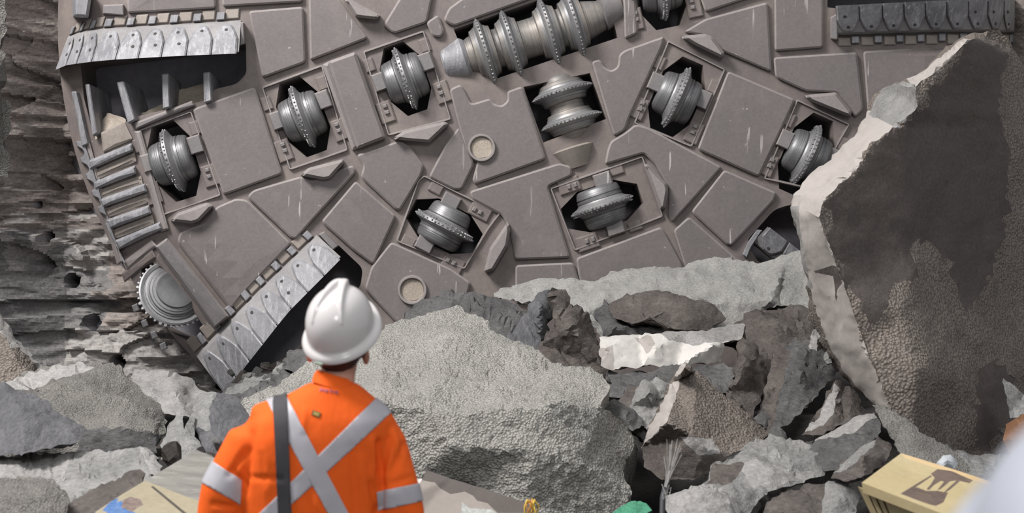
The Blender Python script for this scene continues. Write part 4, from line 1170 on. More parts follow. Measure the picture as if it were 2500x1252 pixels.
# ---- small stones scattered in the gaps
def pebble(seed):
    rnd = random.Random(seed)
    bm = bmesh.new()
    bmesh.ops.create_icosphere(bm, subdivisions=3, radius=1.0)
    ax = [Vector((rnd.gauss(0, 1), rnd.gauss(0, 1), rnd.gauss(0, 1))).normalized() for _ in range(9)]
    dd = [rnd.uniform(0.45, 0.8) for _ in range(9)]
    for v in bm.verts:
        for a, d_ in zip(ax, dd):
            e = v.co.dot(a) - d_
            if e > 0: v.co -= a * e
        v.co += v.co.normalized() * 0.07 * noise.noise(v.co * 4 + Vector((seed, 0, 0)))
    me = bpy.data.meshes.new('stone')
    bm.to_mesh(me)
    bm.free()
    return me


peb = []
for k, mt in enumerate(('slate', 'grey_rock', 'brown_rock', 'dust_rock')):
    me = pebble(50 + k)
    me.materials.append(M[mt])
    peb.append(me)
rs = random.Random(5)
SPOTS = [(400, 620, 1085, 1140, 6.1, 6.5, 16, 'loose stones behind the yellow board', 'small loose stone in the rubble between the yellow board and the grey rocks'),
         (1545, 1600, 1040, 1075, 6.9, 7.1, 5, 'loose stones beside the pebbly slab', 'small loose stone in the gap beside the pebbly concrete slab'),
         (560, 740, 885, 960, 8.4, 8.7, 12, 'loose stones under the bucket lip', 'small loose stone in the dark rubble under the lower bucket lip'),
         (1880, 2060, 1075, 1110, 6.75, 6.9, 7, 'loose stones under the dark gap', 'small loose stone in the rubble below the dark gap')]
for (x0, x1, y0, y1, d0, d1, n, grp, lab) in SPOTS:
    for k in range(n):
        o = bpy.data.objects.new('stone', rs.choice(peb))
        COL.objects.link(o)
        s = rs.uniform(0.03, 0.075)
        o.scale = (s * rs.uniform(0.8, 1.4), s, s * rs.uniform(0.6, 1.0))
        o.rotation_euler = (rs.uniform(0, 6), rs.uniform(0, 6), rs.uniform(0, 6))
        o.location = P(rs.uniform(x0, x1), rs.uniform(y0, y1), rs.uniform(d0, d1))
        tag(o, lab, 'stone', grp)

# ---- boards, panels and litter
rock('board', 'yellow weathered board with blue paint and dusty end at the lower left', 'board',
     [(232, 1250, 4.9), (300, 1205, 5.05), (480, 1098, 5.5), (530, 1120, 5.45), (620, 1200, 5.2), (700, 1320, 4.8), (280, 1320, 4.65)], [], [M['board'], M['board_dust'], M['groove'], M['blue_paint'], M['brown_stain']],
     [([(352, 1172), (400, 1130), (470, 1078), (540, 1110), (640, 1230), (600, 1260), (450, 1210)], 1), ([(368, 1188), (374, 1186), (460, 1256), (452, 1258)], 2),
      ([(262, 1232), (278, 1218), (290, 1216), (284, 1226), (298, 1222), (300, 1232), (312, 1246), (330, 1250), (325, 1262), (250, 1262), (262, 1250), (250, 1246)], 3),
      ([(300, 1222), (316, 1212), (342, 1218), (350, 1232), (334, 1240), (322, 1250), (308, 1242), (296, 1240)], 4)], thick=0.06, amp=0.0, micro=0.0, res=6, seed=90, shrink=1.0, back=(0.1, 0.6, -0.9))
rock('panel', 'broken grey-beige panel with a darker top edge under the pebbly slab', 'panel',
     [(1042, 1147, 5.8), (1100, 1168, 5.8), (1180, 1192, 5.8), (1300, 1232, 5.8), (1310, 1300, 5.7), (980, 1300, 5.6), (1012, 1205, 5.7)], [], [M['panel'], M['panel_dark'], M['paint_grey'], M['groove']],
     [([(1040, 1140), (1200, 1195), (1310, 1235), (1310, 1252), (1215, 1252), (1190, 1228), (1165, 1222), (1155, 1210), (1135, 1200), (1100, 1206), (1075, 1192), (1062, 1178), (1030, 1172)], 1),  # darker band along the panel's top edge
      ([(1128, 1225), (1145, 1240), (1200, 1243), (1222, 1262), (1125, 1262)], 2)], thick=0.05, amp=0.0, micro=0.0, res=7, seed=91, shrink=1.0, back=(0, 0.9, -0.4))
rock('plastic_sheet', 'scrap of white sheet sticking out beside the grey-beige panel', 'sheet', [(1003, 1172, 5.95), (1032, 1168, 5.95), (1018, 1215, 5.85), (1006, 1206, 5.85)], [], [M['white_face']], thick=0.02, amp=0.0, micro=0, res=8, seed=92, shrink=1.0)
rock('green_sheet', 'crumpled green sheet at the bottom edge right of the slab', 'sheet', [(1488, 1262, 5.9), (1520, 1238, 6.0), (1548, 1222, 6.05), (1575, 1232, 6.0), (1590, 1246, 5.9), (1560, 1262, 5.85), (1520, 1290, 5.8)], [(1545, 1240, 5.9)], [M['green']], thick=0.03, amp=0.02, micro=0.006, res=6, seed=93, shrink=1.0)
rock('plastic_scrap', 'scrap of pale plastic behind the yellow crate', 'plastic scrap', [(2288, 1132, 5.75), (2304, 1112, 5.8), (2322, 1110, 5.8), (2336, 1130, 5.75), (2330, 1142, 5.7), (2305, 1140, 5.7)], [(2312, 1124, 5.68)], [M['plastic_white']], thick=0.04, amp=0.01, micro=0.004, res=5, seed=94)
rock('timber', 'rust-brown piece of timber at the right edge below the grey-green flake', 'timber', [(2455, 1035, 6.6), (2500, 1005, 6.6), (2560, 990, 6.6), (2550, 1080, 6.5), (2470, 1110, 6.5), (2450, 1075, 6.5)], [], [M['rust']], thick=0.12, amp=0.01, seed=95, res=9)

crate = empty('crate', P(2250, 1330, 5.0))
ORIG[crate.name] = P(2250, 1330, 5.0)
tag(crate, 'yellow crate with a dark burn stain on its lid, at lower right', 'crate')


def slab_part(name, quad, down, mats, regs, parent, res=7):
    """a panel with its own thickness, marks kept in the mesh"""
    o = rock(name, None, None, quad, [], mats, regs, thick=1.0, amp=0.0, micro=0.0, res=res, seed=96, shrink=1.0, back=down)
    og = ORIG[o.name]
    o.parent = parent
    o.location = og - ORIG[parent.name]
    return o


lid = [(2104, 1178, 4.75), (2200, 1106, 5.35), (2330, 1146, 5.25), (2470, 1192, 5.15), (2520, 1230, 5.0), (2420, 1300, 4.45), (2260, 1238, 4.6)]
slab_part('lid', lid, (0.004, 0.006, -0.035), [M['crate'], M['burn'], M['crate_edge']],
          [([(2200, 1106), (2330, 1144), (2470, 1190), (2440, 1192), (2330, 1156), (2210, 1118)], 2),
           ([(2272, 1157), (2287, 1147), (2324, 1153), (2374, 1170), (2366, 1178), (2340, 1174), (2310, 1178), (2285, 1170)], 1, 1.1),
           ([(2200, 1205), (2236, 1190), (2262, 1198), (2290, 1196), (2316, 1203), (2304, 1226), (2284, 1234), (2228, 1218)], 1, 1.1),
           ([(2200, 1204), (2234, 1183), (2272, 1160), (2276, 1162), (2240, 1186), (2210, 1204)], 1),
           ([(2282, 1166), (2300, 1172), (2280, 1184), (2268, 1196), (2262, 1194), (2274, 1180)], 1), ([(2308, 1172), (2318, 1176), (2296, 1194), (2288, 1196)], 1), ([(2336, 1172), (2344, 1174), (2318, 1196), (2300, 1206), (2312, 1194)], 1)], crate, res=4.5)
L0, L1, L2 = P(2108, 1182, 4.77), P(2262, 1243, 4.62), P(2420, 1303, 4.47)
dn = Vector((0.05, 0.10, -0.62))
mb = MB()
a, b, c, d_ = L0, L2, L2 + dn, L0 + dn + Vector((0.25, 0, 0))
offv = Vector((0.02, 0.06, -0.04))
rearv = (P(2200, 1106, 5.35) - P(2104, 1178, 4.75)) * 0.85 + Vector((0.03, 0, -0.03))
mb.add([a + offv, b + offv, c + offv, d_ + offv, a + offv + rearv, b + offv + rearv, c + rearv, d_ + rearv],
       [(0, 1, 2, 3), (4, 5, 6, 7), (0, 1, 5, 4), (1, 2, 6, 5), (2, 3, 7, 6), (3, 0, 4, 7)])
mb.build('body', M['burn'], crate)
for k in range(16):
    t = 0.02 + k * 0.062
    p0 = L0.lerp(L2, t) + Vector((0, 0.03, -0.02))
    p1 = (L0 + Vector((0.25, 0, 0))).lerp(L2, t) + dn
    e = (L2 - L0).normalized() * 0.009
    fw = Vector((0, 0.05, 0))
    if k in (4, 6): e = e * 2.2
    mb = MB()
    mb.add([p0 - e, p0 + e, p1 + e, p1 - e, p0 - e + fw, p0 + e + fw, p1 + e + fw, p1 - e + fw], [(0, 1, 2, 3), (4, 5, 6, 7), (0, 1, 5, 4), (1, 2, 6, 5), (2, 3, 7, 6), (3, 0, 4, 7)])
    mb.build('rib', M['crate'], crate)


def tube(mb, pts, r, n=8, mi=0):
    rings = []
    for i, p in enumerate(pts):
        d0 = (pts[min(i + 1, len(pts) - 1)] - pts[max(i - 1, 0)]).normalized()
        u = d0.orthogonal().normalized()
        v = d0.cross(u)
        rr = r[i] if isinstance(r, (list, tuple)) else r
        rings.append([p + (u * math.cos(2 * math.pi * k / n) + v * math.sin(2 * math.pi * k / n)) * rr for k in range(n)])
    vv = [q_ for rg_ in rings for q_ in rg_]
    ff = [(i * n + k, i * n + (k + 1) % n, (i + 1) * n + (k + 1) % n, (i + 1) * n + k) for i in range(len(pts) - 1) for k in range(n)]
    ff += [tuple(range(n)), tuple((len(pts) - 1) * n + k for k in range(n))]
    mb.add(vv, ff, mi)


# frayed black hose standing up at the bottom
hose = empty('hose', P(1618, 1300, 5.4))
ORIG[hose.name] = P(1618, 1300, 5.4)
tag(hose, 'thin black hose with frayed fibres sticking up beside the pebbly slab', 'hose')
mb = MB()
tube(mb, [P(1617, 1330, 5.4), P(1617, 1252, 5.45), P(1618, 1215, 5.5), P(1623, 1190, 5.52)], [0.012, 0.012, 0.012, 0.010], 12)
mb.build('sleeve', M['black_rubber'], hose, True)
mb = MB()
for k in range(22):
    a = rs.uniform(-0.5, 0.9)
    tube(mb, [P(1623 + rs.uniform(-4, 4), 1196, 5.52), P(1632 + a * 12, 1150, 5.55), P(1650 + a * 32 - 14, 1082 + rs.uniform(-12, 40), 5.62 + rs.uniform(-0.05, 0.05))], 0.0011, 4)
for k in range(8):
    tube(mb, [P(1623, 1200, 5.5), P(1622 + rs.uniform(-12, 18), 1190 + rs.uniform(-10, 40), 5.46), P(1622 + rs.uniform(-30, 30), 1200 + rs.uniform(-70, 60), 5.42)], 0.001, 4)
mb.build('frayed_fibres', M['fibre'], hose)
# tangle of yellow and orange wire
wire = empty('wire_tangle', P(1298, 1262, 5.7))
ORIG[wire.name] = P(1298, 1262, 5.7)
tag(wire, 'small tangle of yellow and orange wire at the bottom below the slab', 'wire')
for (mt, nm, n) in (('yellow', 'yellow_strand', 5), ('orange_wire', 'orange_strand', 4)):
    mb = MB()
    for k in range(n):
        x = rs.uniform(1284, 1312)
        pts = [P(x + rs.uniform(-10, 10), 1262 - 14 * j + rs.uniform(-4, 4), 5.68 + rs.uniform(-0.02, 0.02)) for j in range(4)]
        tube(mb, pts, 0.004 if nm.startswith('y') else 0.003, 6)
    mb.build(nm, M[mt], wire, True)

# ------------------------------------------------------------------ SETTING: rubble floor and tunnel walls
mb = MB()
NX, NY = 90, 80
v = []
for j in range(NY + 1):
    for i in range(NX + 1):
        x = -8 + 16 * i / NX
        y = -2.0 + 13.5 * j / NY
        h = 0.0
        if y > 4.6:
            t = min(1, (y - 4.6) / 4.4)
            h = (0.72 + 0.26 * max(0, min(1, x + 1.2))) * t * t * (3 - 2 * t) + 0.10 * t * noise.fractal(Vector((x * 1.3, y * 1.3, 3)), 0.9, 2, 4)
        v.append(Vector((x, y, h)))
mb.add(v, [(j * (NX + 1) + i, j * (NX + 1) + i + 1, (j + 1) * (NX + 1) + i + 1, (j + 1) * (NX + 1) + i) for j in range(NY) for i in range(NX)])
tag(mb.build('floor', M['floor'], fix=False), kind='structure')


def wall(name, x0, x1, y0, y1, step, depth, hole_list, mats, mat_fn, amp, seed):
    nx = int((x1 - x0) / step); ny = int((y1 - y0) / step)
    sv = Vector((seed, seed * 2, 0))
    vv = []
    for j in range(ny + 1):
        for i in range(nx + 1):
            px, py = x0 + (x1 - x0) * i / nx, y0 + (y1 - y0) * j / ny
            Y = depth(px, py)
            q_ = P(px, py, Y)
            lay = q_.z * 7.0 + 0.9 * noise.noise(Vector((q_.x * 0.9, 0, q_.z * 2)) + sv)
            d_ = amp * noise.fractal(Vector((q_.x * 1.2, 1, q_.z * 3.0)) + sv, 0.8, 2.1, 6)
            cellv = noise.cell(Vector((math.floor(lay), math.floor(q_.x * 1.6 + 2.0 * noise.noise(Vector((q_.x, 5, q_.z * 3)) + sv)), seed)))
            d_ += amp * 0.75 * (cellv - 0.5)
            d_ += amp * 0.35 * noise.noise(Vector((q_.x * 5, 2, q_.z * 14)) + sv)
            for (hx, hy, hr) in hole_list:
                rr = math.hypot(px - hx, py - hy)
                if rr < hr: d_ -= 0.40
            vv.append(q_ + Vector((0, -d_, 0.15 * d_ * noise.noise(q_ * 3))))
    fs, mi = [], []
    for j in range(ny):
        for i in range(nx):
            a = j * (nx + 1) + i
            fs.append((a, a + 1, a + nx + 2, a + nx + 1))
            px, py = x0 + (x1 - x0) * (i + 0.5) / nx, y0 + (y1 - y0) * (j + 0.5) / ny
            if math.hypot(px - HX, py - HY) < HR * 0.955:
                fs.pop()
                continue
            m_ = mat_fn(px, py)
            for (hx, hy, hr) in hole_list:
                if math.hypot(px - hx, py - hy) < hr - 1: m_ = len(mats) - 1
            mi.append(m_)
    # a back skin gives the wall its thickness
    n0 = len(vv)
    o = build(name, vv, fs, mats, None, False, mi, origin=P((x0 + x1) / 2, y1, D))
    fix_normals(o)
    tag(o, kind='structure')
    return o


def d_left(px, py):
    t = max(0, min(1, (px + 100) / 260))
    low = max(0, min(1, (py - 640) / 330))
    t2 = max(0, min(1, (px - 200) / 250))
    return 10.0 + 1.05 * t - low * 0.55 * (1 - t2)


def m_left(px, py):
    n_ = noise.noise(Vector((px * 0.012, py * 0.03, 1.0)))
    if py > 800 and px > 160 + 40 * n_: return 1
    if 520 < py < 660 and n_ > 0.0 and px < 260: return 1
    if py > 560 and px < 260 + 60 * n_: return 2
    return 0


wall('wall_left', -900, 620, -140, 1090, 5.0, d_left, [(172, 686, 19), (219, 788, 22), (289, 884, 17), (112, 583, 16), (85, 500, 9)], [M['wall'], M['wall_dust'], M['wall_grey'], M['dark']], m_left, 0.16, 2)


def d_right(px, py):
    return 10.8 - 1.2 * max(0, min(1, (px - 2440) / 300))


wall('wall_right', 2400, 3500, -140, 1330, 8.0, d_right, [], [M['wall'], M['dark']], lambda a, b: 0, 0.14, 8)

# ------------------------------------------------------------------ PERSON
PY = 4.0
person = empty('person', Vector((P(790, 1000, PY).x, PY, 0)))
ORIG[person.name] = person.location.copy()
tag(person, 'person in a white hard hat and orange work shirt, seen from behind looking up', 'person')


def W(px, py, dy=0.0):
    """a point of the person: picture position at the person's distance, dy deeper"""
    return P(px, py, PY + dy)


def skin_mesh(nodes, edges, sub=2):
    """nodes: (point, radius); returns a world-space mesh grown around the joints"""
    me = bpy.data.meshes.new('tmp')
    me.from_pydata([tuple(n_[0]) for n_ in nodes], edges, [])
    o = bpy.data.objects.new('tmp', me)
    COL.objects.link(o)
    m = o.modifiers.new('s', 'SKIN')
    m.use_smooth_shade = True
    for i, n_ in enumerate(nodes):
        r_ = n_[1] if isinstance(n_[1], tuple) else (n_[1], n_[1])
        me.skin_vertices[0].data[i].radius = r_
    me.skin_vertices[0].data[0].use_root = True
    s = o.modifiers.new('u', 'SUBSURF')
    s.levels = sub
    s.render_levels = sub
    dg = bpy.context.evaluated_depsgraph_get()
    res = bpy.data.meshes.new_from_object(o.evaluated_get(dg))
    bpy.data.objects.remove(o)
    return res


def attach(name, me, mat, parent, smooth=True):
    og = ORIG[parent.name]
    me.transform(Matrix.Translation(-og))
    me.materials.clear()
    for m_ in (mat if isinstance(mat, list) else [mat]): me.materials.append(m_)
    me.polygons.foreach_set('use_smooth', [smooth] * len(me.polygons))
    me.name = name
    o = bpy.data.objects.new(name, me)
    COL.objects.link(o)
    o.parent = parent
    ORIG[o.name] = og
    return o


cx = W(790, 1000).x
neck = W(825, 925)
head_c = W(828, 820, 0.02)
# body: pelvis root, spine, neck, head with nose, ears, arms with five fingers, legs with feet
nodes, edges = [], []


def N_(p, r):
    nodes.append((Vector(p), r))
    return len(nodes) - 1


def chain(start, pts):
    prev = start
    for p, r in pts:
        k = N_(p, r)
        edges.append((prev, k))
        prev = k
    return prev


pel = N_((cx, PY + 0.02, 0.97), (0.15, 0.11))
ch = chain(pel, [((cx, PY + 0.01, 1.15), (0.14, 0.10)), ((cx + 0.005, PY + 0.01, 1.31), (0.13, 0.085))])
nk = chain(ch, [((cx + 0.02, PY + 0.01, 1.475), 0.075), (tuple(neck + Vector((0, 0.01, 0))), 0.055), (tuple(neck.lerp(head_c, 0.5)), 0.058)])
hd = chain(nk, [(tuple(head_c + Vector((0, 0.0, -0.02))), (0.072, 0.088)), (tuple(head_c + Vector((0.01, 0.0, 0.05))), (0.068, 0.08))])
chain(nk, [(tuple(head_c + Vector((0.03, 0.075, -0.055))), 0.035)])           # jaw
chain(hd - 1, [(tuple(head_c + Vector((0.035, 0.09, 0.01))), 0.02), (tuple(head_c + Vector((0.042, 0.115, 0.0))), 0.012)])   # nose
sh_l, sh_r = W(650, 1062, 0.02), W(918, 1080, 0.02)
el_l, el_r = W(538, 1275, -0.01), W(985, 1280, -0.01)
for sh, el, sx in ((sh_l, el_l, -1), (sh_r, el_r, 1)):
    wr = el + Vector((-sx * 0.10, 0.22, -0.02))
    k = chain(ch, [(tuple(sh), 0.040), (tuple(el), 0.036), (tuple(wr), (0.028, 0.024)), (tuple(wr + Vector((-sx * 0.025, 0.05, -0.005))), (0.036, 0.018))])
    palm = nodes[k][0]
    for j in range(4):
        b_ = palm + Vector((-sx * 0.006 * j, 0.03 - 0.004 * j, 0.026 - 0.018 * j))
        ln = (0.9, 1.0, 0.93, 0.75)[j]
        chain(k, [(tuple(b_), 0.009), (tuple(b_ + Vector((-sx * 0.012, 0.036 * ln, -0.004))), 0.0085), (tuple(b_ + Vector((-sx * 0.034, 0.052 * ln, -0.012))), 0.0075)])
    chain(k - 1, [(tuple(wr + Vector((-sx * 0.03, 0.02, 0.032))), 0.010), (tuple(wr + Vector((-sx * 0.045, 0.055, 0.045))), 0.009)])
for sx in (-1, 1):
    chain(pel, [((cx + sx * 0.095, PY + 0.02, 0.88), 0.085), ((cx + sx * 0.11, PY + 0.04, 0.49), 0.058), ((cx + sx * 0.12, PY + 0.01, 0.10), 0.040), ((cx + sx * 0.13, PY + 0.10, 0.045), (0.04, 0.03)), ((cx + sx * 0.135, PY + 0.17, 0.035), (0.035, 0.022))])
body = attach('body', skin_mesh(nodes, edges), M['skin'], person)

# shirt: torso loft and sleeves welded into one skin
def loft(rings, n=40):
    mb_ = MB()
    for (c, rx, ry, pw) in rings:
        for k in range(n):
            a = 2 * math.pi * k / n
            ca, sa = math.cos(a), math.sin(a)
            mb_.v.append(Vector((c.x + math.copysign(abs(ca) ** pw, ca) * rx, c.y + math.copysign(abs(sa) ** pw, sa) * ry, c.z)))
    for i in range(len(rings) - 1):
        for k in range(n):
            mb_.f.append((i * n + k, i * n + (k + 1) % n, (i + 1) * n + (k + 1) % n, (i + 1) * n + k))
    mb_.f.append(tuple(range(n)))
    mb_.f.append(tuple((len(rings) - 1) * n + k for k in range(n)))
    mb_.m = [0] * len(mb_.f)
    return mb_


def ringpx(xl, xr, py, ry, pw=0.85, dy=0.0):
    a, b = W(xl, py, dy), W(xr, py, dy)
    return ((a + b) / 2, (b - a).length / 2, ry, pw)


tor = loft([ringpx(596, 936, 1480, 0.125), ringpx(594, 934, 1330, 0.13), ringpx(590, 936, 1252, 0.132), ringpx(586, 938, 1180, 0.135), ringpx(584, 942, 1110, 0.138), ringpx(592, 960, 1060, 0.135), ringpx(616, 965, 1020, 0.125),
            ringpx(648, 942, 992, 0.112, 0.9), ringpx(690, 912, 968, 0.098, 0.95), ringpx(730, 888, 948, 0.086, 1.0), ringpx(752, 872, 934, 0.078, 1.0)])


def sleeve(pts):
    mb_ = MB()
    tube(mb_, [p for p, r in pts], [r for p, r in pts], 24)
    return mb_


sl_l = sleeve([(W(700, 1004, 0.01), 0.052), (W(652, 1034, 0.01), 0.072), (W(616, 1078, 0.0), 0.078), (W(584, 1140, -0.01), 0.078), (W(548, 1200, -0.02), 0.072), (W(534, 1262, -0.02), 0.066), (W(545, 1290, 0.05), 0.062), (el_l + Vector((0.09, 0.19, -0.02)), 0.046)])
sl_r = sleeve([(W(885, 1012, 0.01), 0.050), (W(918, 1048, 0.01), 0.064), (W(934, 1090, 0.0), 0.074), (W(948, 1145, -0.01), 0.074), (W(964, 1200, -0.02), 0.074), (W(984, 1262, -0.02), 0.068), (W(985, 1295, 0.05), 0.062), (el_r + Vector((-0.09, 0.19, -0.02)), 0.046)])
me = bpy.data.meshes.new('tmp')
allv, allf = [], []
for mb_ in (tor, sl_l, sl_r):
    b = len(allv)
    allv += [tuple(v) for v in mb_.v]
    allf += [tuple(b + i for i in f) for f in mb_.f]
me.from_pydata(allv, [], allf)
o = bpy.data.objects.new('tmp', me)
COL.objects.link(o)
fix_normals(o)
md = o.modifiers.new('r', 'REMESH'); md.mode = 'VOXEL'; md.voxel_size = 0.0075
md = o.modifiers.new('s', 'SMOOTH'); md.factor = 0.6; md.iterations = 22
dg = bpy.context.evaluated_depsgraph_get()
shirt_me = bpy.data.meshes.new_from_object(o.evaluated_get(dg))
bpy.data.objects.remove(o)
# folds: long soft creases from the armpits and down the back
bm = bmesh.new(); bm.from_mesh(shirt_me); bm.normal_update()
FOLDS = [((612, 1060), (596, 1200), 11, -0.010), ((640, 1040), (655, 1250), 16, 0.006), ((925, 1080), (932, 1240), 9, -0.016), ((908, 1075), (915, 1230), 10, 0.009), ((950, 1070), (935, 1150), 8, -0.010), ((985, 1085), (950, 1170), 9, -0.007),
         ((600, 1165), (690, 1168), 6, -0.005), ((740, 1050), (745, 1000), 8, 0.004), ((880, 1120), (900, 1252), 14, 0.006), ((860, 1090), (868, 1252), 10, -0.005), ((720, 1190), (735, 1252), 9, 0.004), ((600, 1100), (560, 1160), 8, -0.007),
         ((905, 1180), (925, 1252), 10, -0.010), ((570, 1150), (596, 1185), 6, -0.008), ((640, 1110), (650, 1180), 8, -0.005), ((770, 1210), (780, 1252), 9, 0.005), ((925, 1190), (1000, 1165), 7, -0.004), ((520, 1230), (570, 1238), 6, -0.007), ((960, 1050), (975, 1110), 6, 0.006)]
for v in bm.verts:
    q_ = v.co
    px = 1250 + q_.x / q_.y * F; py = 626 - (q_.z - CZ) / q_.y * F
    d_ = 0.0022 * noise.fractal(Vector((q_.x * 9, q_.y * 5, q_.z * 5)), 0.9, 2, 3)
    if v.normal.y < 0.3:
        for (a, b, w_, am) in FOLDS:
            ax_, ay_ = b[0] - a[0], b[1] - a[1]
            t = max(0, min(1, ((px - a[0]) * ax_ + (py - a[1]) * ay_) / (ax_ * ax_ + ay_ * ay_)))
            rr = math.hypot(px - a[0] - ax_ * t, py - a[1] - ay_ * t)
            if rr < w_ * 3: d_ += 1.5 * am * math.exp(-(rr / w_) ** 2) * (0.4 + 0.6 * math.sin(math.pi * min(1, max(0, 0.1 + 0.8 * t))))
    v.co = q_ + v.normal * d_
bm.to_mesh(shirt_me); bm.free()
shirt_src = shirt_me.copy()
shirt = attach('shirt', shirt_me, M['orange'], person)


def strip(planes, offset, name, mat, parent, keep=None):
    """cut a strip out of the shirt's own surface between planes and lift it off by offset"""
    bm = bmesh.new()
    bm.from_mesh(shirt_src)
    for co, no in planes:                 # keeps the side the normal points to
        geom = bm.verts[:] + bm.edges[:] + bm.faces[:]
        bmesh.ops.bisect_plane(bm, geom=geom, plane_co=co, plane_no=no, clear_inner=True)
    if keep:
        bm.normal_update()
        bad = [f for f in bm.faces if not keep(f)]
        bmesh.ops.delete(bm, geom=bad, context='FACES')
    bm.normal_update()
    nrm = {v: v.normal.copy() for v in bm.verts}
    for v in bm.verts: v.co += nrm[v] * offset
    # give it thickness
    ret = bmesh.ops.extrude_face_region(bm, geom=bm.faces[:])
    for e in ret['geom']:
        if isinstance(e, bmesh.types.BMVert): e.co += e.normal * 0.001
    bmesh.ops.recalc_face_normals(bm, faces=bm.faces)
    m_ = bpy.data.meshes.new(name)
    bm.to_mesh(m_); bm.free()
    return attach(name, m_, mat, parent)


def edge_plane(a, b, side):
    """plane through the camera containing picture line a-b; normal towards picture point side"""
    c = Vector((0, 0, CZ))
    no = (P(a[0], a[1], PY) - c).cross(P(b[0], b[1], PY) - c).normalized()
    if no.dot(P(side[0], side[1], PY) - c) < 0: no = -no
    return (c, no)


back_only = lambda f: f.normal.y < 0.15
strip([edge_plane((648, 972), (800, 1252), (700, 972)), edge_plane((694, 955), (850, 1252), (700, 1100)), edge_plane((600, 930), (900, 930), (700, 1000)), (Vector((0, PY + 0.06, 0)), Vector((0, -1, 0)))], 0.0035, 'reflective_tape', M['tape'], shirt,
      keep=lambda f: f.normal.y < 0.5)
strip([edge_plane((905, 985), (635, 1252), (920, 1100)), edge_plane((958, 1003), (690, 1252), (760, 1080)), edge_plane((600, 930), (900, 930), (700, 1000)), (Vector((0, PY + 0.06, 0)), Vector((0, -1, 0)))], 0.0028, 'reflective_tape', M['tape'], shirt,
      keep=lambda f: f.normal.y < 0.5 and (1250 + f.calc_center_median().x / f.calc_center_median().y * F) < 960)
# sleeve bands
strip([edge_plane((524, 1128), (600, 1180), (560, 1250)), edge_plane((512, 1188), (572, 1222), (540, 1120)), edge_plane((590, 1100), (588, 1252), (540, 1200))], 0.0030, 'reflective_tape', M['tape'], shirt)
strip([edge_plane((912, 1202), (1010, 1182), (960, 1252)), edge_plane((924, 1246), (1030, 1222), (960, 1100)), edge_plane((914, 1100), (922, 1252), (990, 1200))], 0.0030, 'reflective_tape', M['tape'], shirt)
# collar
mb = loft([ringpx(762, 872, 946, 0.080, 1.0), ringpx(768, 866, 925, 0.074, 1.0, 0.005), ringpx(776, 862, 913, 0.070, 1.0, 0.012), ringpx(779, 859, 913, 0.066, 1.0, 0.012), ringpx(774, 862, 940, 0.066, 1.0, 0.005)])
mb.f = mb.f[:-2]; mb.m = mb.m[:-2]
for v in mb.v:          # the collar stands higher at the left, dropping to the right and front
    v.z += -0.30 * (v.x - W(815, 920).x) - 0.10 * (v.y - PY)
mb.build('collar', M['orange'], shirt, True, ang=60)
# shoulder bag strap, a thing that hangs on the person
st = strip([edge_plane((668, 960), (680, 1252), (700, 1100)), edge_plane((702, 950), (714, 1252), (680, 1100)), (Vector((0, PY + 0.07, 0)), Vector((0, -1, 0)))], 0.0075, 'bag_strap', M['strap'], person, keep=lambda f: f.normal.y < 0.6)
bag = empty('shoulder_bag', W(585, 1300, 0.02))
ORIG[bag.name] = W(585, 1300, 0.02)
st.name = 'strap'
st.parent = bag
st.location = ORIG[person.name] - ORIG[bag.name]
tag(bag, "black shoulder bag on a wide strap at the worker's left side", 'bag')
mb = MB()
bx = [W(560, 1215, -0.04), W(606, 1160, -0.02), W(614, 1420, -0.02), W(560, 1420, -0.04)]
dv = Vector((0.0, 0.16, 0))
mb.add(bx + [p + dv for p in bx], [(0, 1, 2, 3), (4, 5, 6, 7), (0, 1, 5, 4), (1, 2, 6, 5), (2, 3, 7, 6), (3, 0, 4, 7)])
o = mb.build('pouch', M['strap'], bag)
bv = o.modifiers.new('b', 'BEVEL'); bv.width = 0.012; bv.segments = 3

# printed logo and woven label on the shirt's back, laid on its surface
bvh_bm = bmesh.new(); bvh_bm.from_mesh(shirt_src)
BVH = BVHTree.FromBMesh(bvh_bm)


def on_shirt(px, py, lift=0.003):
    c = Vector((0, 0, CZ))
    d_ = (P(px, py, PY) - c).normalized()
    hit, no, _, _ = BVH.ray_cast(c, d_)
    return (hit - d_ * lift) if hit else P(px, py, PY - 0.12)


def stroke(mb, pts, w_, lift=0.003):
    for a, b in zip(pts, pts[1:]):
        dx, dy = b[0] - a[0], b[1] - a[1]
        L = math.hypot(dx, dy) or 1
        nx, ny = -dy / L * w_ / 2, dx / L * w_ / 2
        top_ = [on_shirt(a[0] + nx, a[1] + ny, lift), on_shirt(b[0] + nx, b[1] + ny, lift), on_shirt(b[0] - nx, b[1] - ny, lift), on_shirt(a[0] - nx, a[1] - ny, lift)]
        low_ = [p + Vector((0, 0.003, 0)) for p in top_]
        mb.add(top_ + low_, [(0, 1, 2, 3), (0, 1, 5, 4), (1, 2, 6, 5), (2, 3, 7, 6), (3, 0, 4, 7)])


lg = MB()


def gl(ch, x, y, s):
    """small letters drawn as strokes"""
    G = {'M': [[(0, 1), (0.1, 0), (0.45, 0.75), (0.8, 0.05), (0.95, 1)]], 'e': [[(0, 0.6), (0.7, 0.6), (0.6, 0.3), (0.2, 0.3), (0, 0.6), (0.2, 1), (0.7, 0.95)]],
         't': [[(0.35, 0.05), (0.35, 0.9), (0.6, 1)], [(0.1, 0.35), (0.65, 0.35)]], 'r': [[(0.1, 0.3), (0.1, 1)], [(0.1, 0.5), (0.5, 0.3)]], 'o': [[(0, 0.65), (0.2, 0.3), (0.6, 0.3), (0.75, 0.65), (0.6, 1), (0.2, 1), (0, 0.65)]]}
    for st_ in G[ch]:
        stroke(lg, [(x + px * s, y + py * s + 0.08 * px * s) for px, py in st_], 1.8)


